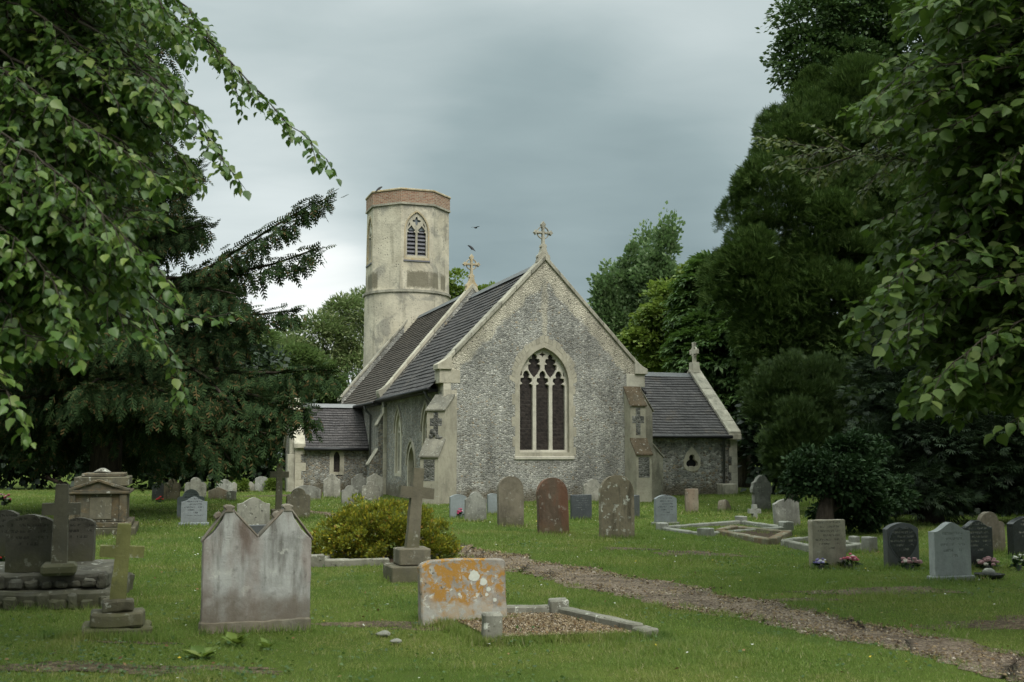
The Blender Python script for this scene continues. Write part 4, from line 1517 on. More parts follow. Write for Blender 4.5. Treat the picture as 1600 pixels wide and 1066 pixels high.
# --- walled plot with headstones and a cross on the far left
p = G(62, 950)
root = empty('grave_plot', (p.x, p.y, 0), YAW*.6, 'raised mossy grave plot edged with rubble courses, in shade at the left edge', 'grave plot')
bm = bmesh.new()
box(bm, -1.6, .72, -.35, 1.5, -.2, .20)
build('lower_course', bm, G_RUBBLE, root, bevel=.03, rough=.03)
bm = bmesh.new()
box(bm, -1.6, .66, -.12, 1.4, .201, .36)
build('upper_course', bm, G_RUBBLE, root, bevel=.03, rough=.03)
bm = bmesh.new()
for i in range(16):
    x = -1.55+i*.145
    box(bm, x+ROCK.uniform(-.02, .02), x+ROCK.uniform(.09, .15), -.40+ROCK.uniform(-.04, .03), -.33, .0+ROCK.uniform(0, .04), .17+ROCK.uniform(-.07, .03))
    box(bm, x-.03+ROCK.uniform(-.02, .02), x+ROCK.uniform(.05, .12), -.17+ROCK.uniform(-.04, .03), -.10, .21, .33+ROCK.uniform(-.06, .03))
build('rubble_block', bm, G_RUBBLE, root, bevel=.02, split=True, rough=.022, rscale=9)


def on_plot(px0, px1, ytop, ybase, kind, m, label, zb=.36, t=.12, yaw=YAW*.6, d=None):
    pc = (px0+px1)/2
    r = ray(pc, ybase)
    tt = (zb-1.6)/r.z
    q = CAM+r*tt
    wid = (px1-px0)*tt/FPX*.93
    h = (ybase-ytop)*tt/FPX
    bm = bmesh.new()
    prism(bm, [profile(kind, wid, h)], -t/2, t/2)
    o = build('headstone', bm, m, None, bevel=.012, rough=.007)
    o.location = (q.x, q.y, zb-.005)
    o.rotation_euler = (0, 0, yaw)
    return tag(o, label, 'gravestone')


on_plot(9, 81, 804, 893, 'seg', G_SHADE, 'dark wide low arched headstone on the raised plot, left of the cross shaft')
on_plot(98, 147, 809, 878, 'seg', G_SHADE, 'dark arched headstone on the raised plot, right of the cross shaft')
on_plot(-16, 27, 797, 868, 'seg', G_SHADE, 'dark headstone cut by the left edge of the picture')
r = ray(92, 897)
tt = (.36-1.6)/r.z
q = CAM+r*tt
bm = bmesh.new()
H = (897-757)*tt/FPX
prism(bm, [cross_shape(.40*H, H, .145*H, .66*H, .13*H, -.0)], -.07, .07)
o = empty('grave_cross', (q.x, q.y, .355), YAW, 'dark stone cross rising from the raised plot in front of the chest tomb', 'stone cross')
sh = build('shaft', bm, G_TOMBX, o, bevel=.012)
bm = bmesh.new()
box(bm, -.17, .17, -.16, .16, -.0, .12)
build('socket', bm, G_RUBBLE, o, bevel=.03)

# --- chest tomb with pedimented end
p = G(150, 838)
root = empty('chest_tomb', (p.x, p.y, 0), YAW*.9, 'large lichen covered chest tomb with a pediment, behind the dark cross', 'chest tomb')
TW = .78
tm = material('tomb_limestone', grave_fn((.10, .088, .064), .35, dark=.6, white=.5, orange=.12, green=.5))  # lichen dark stone, base lowered further to imitate the canopy shade
def tb(name, m, x0, x1, y0, y1, z0, z1, bev=.015):
    bm = bmesh.new()
    box(bm, x0, x1, y0, y1, z0, z1)
    return build(name, bm, m, root, bevel=bev)
tb('plinth', tm, -.72, .72, -.12, 2.0, -.2, .16)
tb('plinth', tm, -.64, .64, -.04, 1.92, .161, .26)
tb('chest', tm, -.52, .52, .05, 1.85, .261, .80)
tb('panel', G_CROSS, -.14, .26, .035, .06, .32, .74, .006)
for x in (-.47, .47):
    tb('pilaster', tm, x-.07, x+.07, .0, .2, .262, .80)
tb('cornice', tm, -.60, .60, -.03, 1.93, .801, .86)
bm = bmesh.new()
prism(bm, [[(-.60, .861), (.60, .861), (.60, .90), (.02, 1.09), (-.02, 1.09), (-.60, .90)], [(-.46, .885), (0, 1.04), (.46, .885)]], -.02, .12)
build('pediment', bm, tm, root, bevel=.01)
bm = bmesh.new()
prism(bm, [[(-.5, .865), (.5, .865), (0, 1.05)]], .03, 1.88)
build('ridge_lid', bm, tm, root)
tb('top_slab', G_MOSSB, -.46, .56, .25, 1.9, .95, 1.13)
tb('top_slab', tm, -.34, .46, .4, 1.8, 1.131, 1.20)
bm = bmesh.new()
prism(bm, [[(-.16, 1.201), (.20, 1.201), (.1, 1.27), (.02, 1.31), (-.08, 1.26)]], .6, 1.1)
build('finial', bm, G_LICH, root, bevel=.03)

# --- kerbed grave in the centre foreground
G_KERBM = material('mossy_kerb', grave_fn((.22, .20, .155), .3, dark=.6, white=.6, rust=.75, green=.5))


def kerb_bar(bm, a, b, w_, z):
    a, b = Vector(a), Vector(b)
    d = (b-a).normalized()
    n = Vector((-d.y, d.x, 0))*w_/2
    v = [a-n, b-n, b+n, a+n]
    lo = [bm.verts.new((q.x, q.y, -.1)) for q in v]
    hi = [bm.verts.new((q.x, q.y, z)) for q in v]
    bm.faces.new(hi)
    bm.faces.new(lo[::-1])
    for i in range(4):
        j = (i+1) % 4
        bm.faces.new([lo[i], lo[j], hi[j], hi[i]])


def gravel_fn(c0, c1, c2, sc=55):
    def fn(nt):
        P0 = nt.obj(False)
        c = nt.voro(P0, sc, 'F1', 'Color')
        d = nt.voro(P0, sc)
        colr = nt.ramp(nt.sep(c)[0], [(0, c0), (.55, c1), (1, c2)])
        colr = nt.mix(nt.mr(nt.noise(P0, 2.2, 5, .7), .4, .7), colr, nt.vmath('SCALE', colr, .5))
        return dict(col=colr, rough=.95, spec=.2, bump=nt.math('SUBTRACT', nt.noise(P0, 30, 4), d), bdist=.015)
    return fn


GRAVEL = material('path_gravel', gravel_fn((.070, .050, .034), (.150, .112, .080), (.29, .235, .18)))
FILL = material('grave_gravel', gravel_fn((.075, .055, .04), (.18, .14, .11), (.36, .31, .26), 70))


def kerb_grave(corners, m, label, z=.12, w_=.13, posts=(), fill=True, skip=(), bev=.015, fm=None):
    c = sum(corners, Vector((0, 0, 0)))/len(corners)
    root = empty('kerb_grave', (c.x, c.y, gz(c.x, c.y)), 0, label, 'kerbed grave')
    L = [q-c for q in corners]
    for i in range(len(L)):
        if i in skip:
            continue
        bm = bmesh.new()
        a, b = L[i], L[(i+1) % len(L)]
        d = (b-a).normalized()
        kerb_bar(bm, a+d*.09, b-d*.09, w_, z+ROCK.uniform(-.01, .01))
        build('kerb', bm, m, root, bevel=bev, rough=.010)
    for i, s, hh in posts:
        bm = bmesh.new()
        a = L[i]
        d = (L[(i+1) % len(L)]-a).normalized()
        kerb_bar(bm, a-d*s/2, a+d*s/2, s*.92, hh)
        build('corner_block', bm, m, root, bevel=.015, rough=.012)
    if fill:
        bm = bmesh.new()
        bm.faces.new([bm.verts.new((q.x*.97, q.y*.97, .035)) for q in L])
        f = build('gravel_fill', bm, fm or FILL, root)
        f['kind'] = 'stuff'
    return root


front_kerb = [G(769, 1000), G(1008, 994), G(872, 962), G(690, 965)]
kerb_grave(front_kerb, G_LICH, 'lichened kerbed grave filled with brown gravel, at the foot of the orange stone', z=.10, posts=((0, .17, .235), (1, .19, .08), (2, .19, .17)), skip=(0, 3))
# white marble kerb plots right of centre
kerb_grave([G(1035, 829), G(1103, 839), G(1228, 829), G(1158, 819)], G_WHITE, 'white marble kerb set around a grass plot right of centre', z=.065, w_=.13, posts=((0, .22, .14), (1, .26, .15), (2, .26, .17), (3, .22, .16)), fill=False, bev=.02)
kerb_grave([G(1122, 836), G(1205, 852), G(1232, 838), G(1150, 829)], G_KERBM, 'mossy brown kerbed grave overlapping the white marble kerbs', z=.09, w_=.17, fm=SOIL)
kerb_grave([G(1222, 852), G(1290, 866), G(1345, 858), G(1275, 846)], G_GREY, 'pale kerb of a grave behind the buff headstone', z=.1, w_=.14, fill=False)
kerb_grave([G(495, 887), G(618, 884), G(690, 868), G(540, 866)], G_LICH, 'grey lichened kerb along the front of the golden shrub', z=.10, w_=.13, posts=((0, .2, .18),), fm=SOIL)
# ---------------------------------------------------------------- trees and shrubs
def leaf_fn(stops, trans=0.3, tcol=None, rough=0.5, spec=0.35):
    def fn(nt):
        g = nt.n.new('ShaderNodeNewGeometry')
        rnd = g.outputs['Random Per Island']
        colr = nt.ramp(rnd, stops)
        mid = stops[len(stops)//2][1]
        return dict(col=colr, rough=rough, spec=spec, trans=trans, tcol=tcol or tuple(min(1, v*1.5) for v in mid))
    return fn


def bark_fn(c0, c1):
    def fn(nt):
        P0 = nt.obj(False)
        n = nt.noise(nt.vmath('MULTIPLY', P0, (6, 6, 1.2)), 2.0, 5, .7)
        return dict(col=nt.mix(nt.mr(n, .3, .7), c0, c1), rough=.95, spec=.1, bump=n, bdist=.04)
    return fn


BARK = material('grey_bark', bark_fn((.045, .040, .032), (.13, .115, .09)))
BARK_D = material('dark_bark', bark_fn((.022, .018, .014), (.065, .052, .04)))
TWIG = material('twig', plain_fn((.034, .027, .018), .9))
LF_LIME = material('lime_leaf', leaf_fn([(0, (.036, .080, .018)), (.45, (.076, .142, .030)), (.8, (.125, .192, .040)), (1, (.20, .255, .06))], .32, (.10, .19, .03), .42, .45))
LF_BRACT = material('lime_blossom', leaf_fn([(0, (.14, .19, .05)), (1, (.27, .30, .10))], .3, (.3, .34, .1)))
LF_SYC = material('broad_leaf', leaf_fn([(0, (.030, .062, .012)), (.5, (.058, .102, .022)), (.9, (.095, .138, .036)), (1, (.12, .15, .045))], .34, (.08, .14, .02), .55, .22))
LF_YEW = material('drooping_needle', leaf_fn([(0, (.016, .032, .012)), (.6, (.032, .058, .021)), (.88, (.050, .078, .028)), (.91, (.085, .060, .024)), (1, (.12, .088, .038))], .15, (.05, .08, .025), .75, .08))
LF_CYP = material('cypress_spray', leaf_fn([(0, (.020, .042, .011)), (.5, (.044, .078, .019)), (1, (.080, .118, .032))], .2, (.07, .12, .025), .7, .1))
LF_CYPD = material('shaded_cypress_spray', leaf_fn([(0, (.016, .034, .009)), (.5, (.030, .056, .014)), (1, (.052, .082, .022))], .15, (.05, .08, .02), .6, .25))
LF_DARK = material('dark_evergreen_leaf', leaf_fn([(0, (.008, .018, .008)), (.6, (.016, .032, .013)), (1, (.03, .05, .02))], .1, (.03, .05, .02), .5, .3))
LF_HOLLY = material('holly_leaf', leaf_fn([(0, (.012, .028, .010)), (.7, (.024, .050, .017)), (1, (.042, .074, .028))], .1, (.03, .06, .02), .65, .12))
LF_YEWM = material('soft_green_needle', leaf_fn([(0, (.045, .080, .026)), (.5, (.082, .130, .042)), (.95, (.125, .175, .06)), (1, (.16, .13, .05))], .35, (.12, .18, .05), .7, .1))
LF_POP = material('poplar_leaf', leaf_fn([(0, (.10, .165, .07)), (.5, (.17, .26, .11)), (1, (.25, .33, .165))], .45, (.09, .15, .05), .5, .4))
LF_ASH = material('pale_green_leaf', leaf_fn([(0, (.070, .125, .020)), (.5, (.12, .185, .030)), (1, (.20, .25, .055))], .32, (.18, .25, .04)))
LF_CHE = material('chestnut_leaf', leaf_fn([(0, (.034, .074, .020)), (.5, (.064, .122, .033)), (1, (.105, .165, .055))], .34, (.06, .11, .02), .5, .4))
LF_WIL = material('willow_leaf', leaf_fn([(0, (.13, .17, .06)), (.5, (.21, .255, .10)), (1, (.29, .32, .14))], .42, (.10, .15, .05)))
LF_TOP = material('tall_tree_leaf', leaf_fn([(0, (.030, .066, .019)), (.5, (.056, .105, .030)), (1, (.092, .145, .048))], .25, (.07, .12, .03)))
LF_GOLD = material('golden_shrub_leaf', leaf_fn([(0, (.055, .085, .014)), (.4, (.125, .160, .018)), (.75, (.27, .28, .025)), (.93, (.38, .31, .03)), (1, (.30, .14, .035))], .28, (.25, .24, .03), .5, .35))
LF_PALEB = material('pale_spray_leaf', leaf_fn([(0, (.045, .075, .022)), (.6, (.085, .115, .035)), (1, (.14, .16, .055))], .3, (.16, .2, .05)))


def pxlobe(px, py, d, rx, rz, ry=None, w=1.0):
    c = P(px, py, d)
    a, b = rx*d/FPX, rz*d/FPX
    return (c.x, c.y, c.z, a, ry or a, b, w)


def lobe_pads(rng, lobes, n, rmin=.80, rmax=1.04, zmin=-.8, inner=.25, floor=.3):
    L = np.array(lobes, float)
    ar = (L[:, 3]*L[:, 4]+L[:, 3]*L[:, 5]+L[:, 4]*L[:, 5])*L[:, 6]
    out_c, out_o, out_i = [], [], []
    m = 0
    while m < n:
        k = rng.choice(len(L), size=n, p=ar/ar.sum())
        d = rdir(rng, n)
        ok = d[:, 2] > zmin
        inn = rng.random(n) < inner
        r = np.where(inn, rng.uniform(.35, .75, n), rng.uniform(rmin, rmax, n))
        c = L[k, :3]+d*r[:, None]*L[k, 3:6]
        for j in range(len(L)):
            q = np.linalg.norm((c-L[j, :3])/L[j, 3:6], axis=1)
            ok &= ~((q < .70) & (k != j) & ~inn)
        ok &= c[:, 2] > floor
        o = nrmz(d/L[k, 3:6])
        out_c.append(c[ok]); out_o.append(o[ok]); out_i.append(inn[ok])
        m += ok.sum()
    return np.concatenate(out_c)[:n], np.concatenate(out_o)[:n], np.concatenate(out_i)[:n]


def pad_leaves(rng, c, o, rad, per, flat=.55, droop=.3, ln=.15, upb=.8, jit=.5, backcut=.4, vert=0.0, shell=.45, hemi=0.0):
    """leaf clusters ("pads") with centres c and outward directions o"""
    rad = np.broadcast_to(np.asarray(rad, float), (len(c),))
    tocam = nrmz(np.array(CAM)[None]-c)
    face = (o*tocam).sum(1)
    cnt = np.where(face > -.25, per, int(per*backcut)).astype(int)
    idx = np.repeat(np.arange(len(c)), cnt)
    n = len(idx)
    q = rdir(rng, n)
    if hemi:
        q = nrmz(q+o[idx]*hemi+UP*hemi*.6)
    fl = rng.random(n) < .7
    q[:, 2] = np.where(fl, np.abs(q[:, 2]), q[:, 2])
    r = rng.random(n)**shell
    loc = q*(r*rad[idx])[:, None]
    loc[:, 2] *= flat
    ho = (loc*o[idx]).sum(1)
    loc[:, 2] -= droop*np.maximum(ho, 0)**2/np.maximum(rad[idx], .1)
    pos = c[idx]+loc
    ax = o[idx]*.6+q*.8+rng.normal(size=(n, 3))*jit*.6
    ax[:, 2] += -droop+vert
    nr = q*.5+UP*upb+o[idx]*.25+rng.normal(size=(n, 3))*jit
    le = ln*rng.uniform(.7, 1.3, n)
    return pos, ax, nr, le


def make_trunk(root, pts, rad, m, limbs=(), n=10):
    bm = bmesh.new()
    tube(bm, pts, rad, n)
    t = build('trunk', bm, m, root, smooth=True)
    for lp, lr in limbs:
        bm = bmesh.new()
        tube(bm, lp, lr, 7)
        build('limb', bm, m, root, smooth=True)
    return t


def pad_tree(name, label, base, lobes, n, per, padr, ln, tpl, m, bark, seed, cat='tree', group=None, trunk_r=.25, trunk_h=None, nlimb=6, wid=1.0, kw=None, lp=None, lean=(0, 0), crown='crown'):
    rng = np.random.default_rng(seed)
    root = empty(name, base, 0, label, cat, group)
    b = np.array(base)
    c, o, inn = lobe_pads(rng, lobes, n, **(lp or {}))
    pr = padr*rng.uniform(.65, 1.35, len(c))
    pos, ax, nr, le = pad_leaves(rng, c, o, pr, per, ln=ln, **(kw or {}))
    leaf_mesh(crown, pos-b, ax, nr, le, tpl, m, root, wid)
    L = np.array(lobes)
    top = L[np.argmax(L[:, 2]+L[:, 5]*.5)]
    h = trunk_h or (top[2]-b[2])
    tx, ty = (top[0]-b[0]), (top[1]-b[1])
    pts = [(tx*t*t, ty*t*t, h*t-(.2 if t == 0 else 0)) for t in (0, .03, .12, .3, .5, .75, 1)]
    rr = [trunk_r*f for f in (1.35, 1.1, .95, .8, .62, .35, .08)]
    limbs = []
    sel = rng.choice(len(c), size=min(nlimb, len(c)), replace=False)
    for i in sel:
        t = rng.uniform(.25, .7)
        a = Vector((tx*t*t, ty*t*t, h*t))
        e = Vector(c[i]-b)
        mid = a.lerp(e, .5)+Vector((0, 0, .12*(e-a).length))
        limbs.append(([a, a.lerp(mid, .5)+Vector((0, 0, .05)), mid, e], [trunk_r*.4, trunk_r*.32, trunk_r*.22, trunk_r*.06]))
    make_trunk(root, pts, rr, bark, limbs)
    return root


def gb(px, py, d):
    """ground point straight below a pixel at depth d"""
    q = P(px, py, d)
    return Vector((q.x, q.y, 0))


# far wood that closes the horizon
rng = np.random.default_rng(3)
cs = []
for x in np.arange(-75, 76, 2.6):
    for rowi in range(2):
        cs.append((x+rng.uniform(-1, 1), 96+rowi*5+rng.uniform(-2, 2)-abs(x)*.25, rng.uniform(1.0, 4.2)))
cs = np.array(cs)
oo = nrmz(np.array([[0, -1, .4]])+rng.normal(size=(len(cs), 3))*.4)
pos, ax, nr, le = pad_leaves(rng, cs, oo, 2.6, 170, flat=1.0, ln=.55)
o = leaf_mesh('far_wood', pos, ax, nr, le, 'broad', LF_CHE)
o['kind'] = 'stuff'

# poplars beyond the chancel roof
for i, (px, top, hw_, d, sd) in enumerate(((950, 412, 24, 82, 1), (980, 372, 26, 83, 2), (1008, 362, 26, 85, 3), (1038, 340, 29, 81, 4))):
    lob = []
    for k in range(7):
        t = k/6
        lob.append(pxlobe(px+(8*math.sin(k*2+i)), top+58+(700-top-70)*t, d, hw_*(.62+.95*min(1, t*2.0))*(1 if t < .8 else .8), 50))
    pad_tree('poplar_tree', ['short poplar on the left edge of the clump beyond the roof', 'second poplar from the left beyond the chancel roof', 'third poplar from the left beyond the chancel roof', 'tallest poplar, at the right of the clump beyond the roof'][i],
             gb(px, 700, d), lob, 290, 130, .80, .30, 'broad', LF_POP, BARK, 100+sd, group='poplars beyond the church', trunk_r=.3, nlimb=4,
             kw=dict(flat=1.5, droop=-.2, jit=.7, vert=.5), lp=dict(rmin=.7, rmax=1.05, zmin=-1))
# bit of trees between tower and chancel ridge
pad_tree('broadleaf_tree', 'distant green tree showing between the tower and the chancel ridge', gb(735, 600, 84), [pxlobe(716, 462, 84, 22, 38), pxlobe(742, 480, 84, 34, 32), pxlobe(772, 470, 86, 24, 30), pxlobe(740, 560, 85, 60, 70)], 90, 120, .9, .3, 'broad', LF_ASH, BARK, 21, nlimb=4)
# willow like trees behind the porch
pad_tree('willow_tree', 'feathery olive green tree standing behind the porch and the tower', gb(520, 640, 70), [pxlobe(545, 530, 70, 44, 55), pxlobe(498, 560, 68, 52, 58), pxlobe(440, 600, 66, 60, 60), pxlobe(540, 620, 68, 60, 70), pxlobe(470, 660, 66, 90, 60), pxlobe(565, 500, 73, 28, 36)],
         330, 150, .95, .34, 'oval', LF_WIL, BARK, 31, trunk_r=.3, wid=.55, kw=dict(flat=1.3, droop=.45, jit=.6, upb=1.5))
pad_tree('yew_tree', 'soft mid green yew like tree between the drooping conifer and the porch', gb(470, 690, 57), [pxlobe(470, 590, 57, 40, 44), pxlobe(425, 610, 56, 46, 54), pxlobe(515, 610, 57, 34, 36), pxlobe(440, 670, 55, 44, 46), pxlobe(500, 655, 57, 46, 40), pxlobe(400, 560, 58, 40, 44)], 260, 150, .75, .26, 'oval', LF_YEWM, BARK_D, 33, trunk_r=.25, wid=.7, kw=dict(flat=.8, droop=.5, jit=.5, upb=1.2))
pad_tree('broadleaf_tree', 'dark green tree behind the conifer and left of the willow', gb(400, 640, 72), [pxlobe(400, 590, 72, 90, 75), pxlobe(310, 620, 72, 110, 80), pxlobe(452, 545, 74, 28, 30)], 200, 120, 1.1, .34, 'broad', LF_CHE, BARK, 32)
# right of the church: pale tree, chestnuts
pad_tree('broadleaf_tree', 'bright yellow green tree just right of the church gable', gb(1045, 640, 60), [pxlobe(1048, 490, 60, 40, 46), pxlobe(1022, 540, 60, 36, 50), pxlobe(1070, 540, 61, 44, 70), pxlobe(1098, 450, 62, 30, 36)], 210, 150, .72, .24, 'broad', LF_ASH, BARK, 41, trunk_r=.25, kw=dict(jit=.55))
pad_tree('chestnut_tree', 'dark spreading chestnut tree behind the vestry', gb(1165, 700, 52), [pxlobe(1120, 480, 54, 56, 66), pxlobe(1165, 450, 53, 50, 66), pxlobe(1190, 540, 51, 66, 80), pxlobe(1120, 570, 52, 66, 70), pxlobe(1210, 620, 50, 50, 70), pxlobe(1150, 640, 51, 60, 60), pxlobe(1110, 420, 56, 22, 24)],
         330, 110, .85, .40, 'palm', LF_CHE, BARK, 42, trunk_r=.4, kw=dict(flat=.42, droop=.55, jit=.3, upb=1.2))
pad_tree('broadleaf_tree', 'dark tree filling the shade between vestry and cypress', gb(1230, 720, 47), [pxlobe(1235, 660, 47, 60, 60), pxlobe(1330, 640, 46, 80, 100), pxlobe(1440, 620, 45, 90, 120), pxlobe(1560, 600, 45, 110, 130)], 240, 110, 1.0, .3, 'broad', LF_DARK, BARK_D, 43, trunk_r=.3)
# tall tree at the top right
pad_tree('broadleaf_tree', 'tall leafy tree rising behind the big cypress at the top right', gb(1340, 600, 38), [pxlobe(1275, 30, 38, 52, 52), pxlobe(1262, 100, 38, 44, 46), pxlobe(1320, 130, 38, 64, 56), pxlobe(1330, 20, 39, 70, 80), pxlobe(1420, 60, 40, 100, 120), pxlobe(1300, -60, 39, 70, 60)],
         420, 150, .62, .17, 'oval', LF_TOP, BARK, 44, trunk_r=.35, wid=1.25, kw=dict(flat=.7, droop=.3, jit=.6), lp=dict(zmin=-.95))
# big cypress
cyp = [pxlobe(1250, 250, 34, 44, 50), pxlobe(1225, 330, 33, 50, 60), pxlobe(1200, 400, 33, 52, 66), pxlobe(1195, 470, 32, 56, 70), pxlobe(1245, 540, 32, 62, 60), pxlobe(1300, 250, 35, 60, 70),
       pxlobe(1300, 380, 33, 90, 100), pxlobe(1310, 500, 32, 90, 100), pxlobe(1390, 300, 35, 80, 120), pxlobe(1400, 460, 34, 90, 130), pxlobe(1275, 195, 36, 48, 60), pxlobe(1340, 210, 36, 80, 70), pxlobe(1260, 610, 32, 60, 60), pxlobe(1340, 620, 32, 80, 80), pxlobe(1170, 440, 33.5, 26, 30), pxlobe(1215, 520, 31.5, 34, 44)]
pad_tree('cypress_tree', 'huge dark green cypress with dense feathery sprays on the right', gb(1345, 700, 34), cyp, 470, 330, .74, .22, 'fan', LF_CYP, BARK_D, 45, trunk_r=.45, nlimb=8,
         kw=dict(flat=1.2, droop=.1, jit=.55, vert=.35, upb=.3, shell=.22, hemi=.7), lp=dict(zmin=-1, rmin=.93, rmax=1.12, inner=.15))
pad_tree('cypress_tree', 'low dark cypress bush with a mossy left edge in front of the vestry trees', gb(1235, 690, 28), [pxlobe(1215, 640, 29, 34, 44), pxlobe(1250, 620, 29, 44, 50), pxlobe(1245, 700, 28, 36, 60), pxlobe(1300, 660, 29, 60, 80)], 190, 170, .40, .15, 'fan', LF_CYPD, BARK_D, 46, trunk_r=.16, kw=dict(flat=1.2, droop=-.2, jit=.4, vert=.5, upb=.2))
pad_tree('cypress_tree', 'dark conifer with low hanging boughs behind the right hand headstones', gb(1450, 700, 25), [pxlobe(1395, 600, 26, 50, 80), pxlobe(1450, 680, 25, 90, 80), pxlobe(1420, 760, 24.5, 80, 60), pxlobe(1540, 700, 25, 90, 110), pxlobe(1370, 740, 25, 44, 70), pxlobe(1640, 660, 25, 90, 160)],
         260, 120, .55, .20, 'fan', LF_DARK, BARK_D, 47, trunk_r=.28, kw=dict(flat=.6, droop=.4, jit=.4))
# glossy rounded bush with its trunk
pad_tree('holly_bush', 'rounded glossy dark green bush on a short trunk above the arched headstone', G(1288, 838), [pxlobe(1300, 740, 21.5, 46, 36), pxlobe(1262, 768, 21.5, 30, 26), pxlobe(1335, 765, 21.5, 36, 36), pxlobe(1318, 704, 21.7, 24, 26), pxlobe(1362, 722, 22, 22, 30), pxlobe(1244, 742, 21.4, 16, 18), pxlobe(1345, 796, 22, 36, 22), pxlobe(1385, 780, 22.8, 26, 34), pxlobe(1325, 812, 22.4, 40, 20), pxlobe(1290, 800, 22.3, 26, 20)], 150, 130, .24, .10, 'oval', LF_HOLLY, BARK_D, 48, cat='bush', trunk_r=.2, nlimb=5,
         wid=1.2, kw=dict(flat=.8, droop=.3, jit=.7), lp=dict(rmax=1.25, floor=.05))
# shade hedges closing the view under the trees
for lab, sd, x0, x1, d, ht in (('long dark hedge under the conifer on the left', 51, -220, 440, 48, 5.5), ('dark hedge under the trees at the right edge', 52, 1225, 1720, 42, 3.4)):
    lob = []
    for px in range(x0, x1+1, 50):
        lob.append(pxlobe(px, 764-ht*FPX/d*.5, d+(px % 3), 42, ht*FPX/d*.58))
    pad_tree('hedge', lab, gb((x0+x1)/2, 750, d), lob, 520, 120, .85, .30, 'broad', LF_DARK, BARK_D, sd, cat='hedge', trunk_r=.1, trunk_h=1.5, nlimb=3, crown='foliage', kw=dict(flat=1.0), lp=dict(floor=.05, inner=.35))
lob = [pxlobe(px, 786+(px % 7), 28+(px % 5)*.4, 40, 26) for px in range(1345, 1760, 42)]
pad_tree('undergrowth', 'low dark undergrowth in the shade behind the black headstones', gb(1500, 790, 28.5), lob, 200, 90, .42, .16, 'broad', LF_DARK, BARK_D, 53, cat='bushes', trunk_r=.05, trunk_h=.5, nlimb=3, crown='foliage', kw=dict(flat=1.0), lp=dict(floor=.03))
# two little yellow bushes by the white stones
for i, (px, py, r_, lab) in enumerate(((376, 762, 12, 'yellow green bush between the white headstones on the left'), (424, 760, 9, 'small yellow bush just left of the tall stone cross'))):
    q = G(px, 769)
    pad_tree('garden_bush', lab, q, [pxlobe(px, py, q.y*CP-1.6*SP, r_, r_)], 40, 60, .15, .09, 'oval', LF_ASH, BARK, 60+i, cat='bush', trunk_r=.03, nlimb=2, crown='foliage', lp=dict(floor=.08))


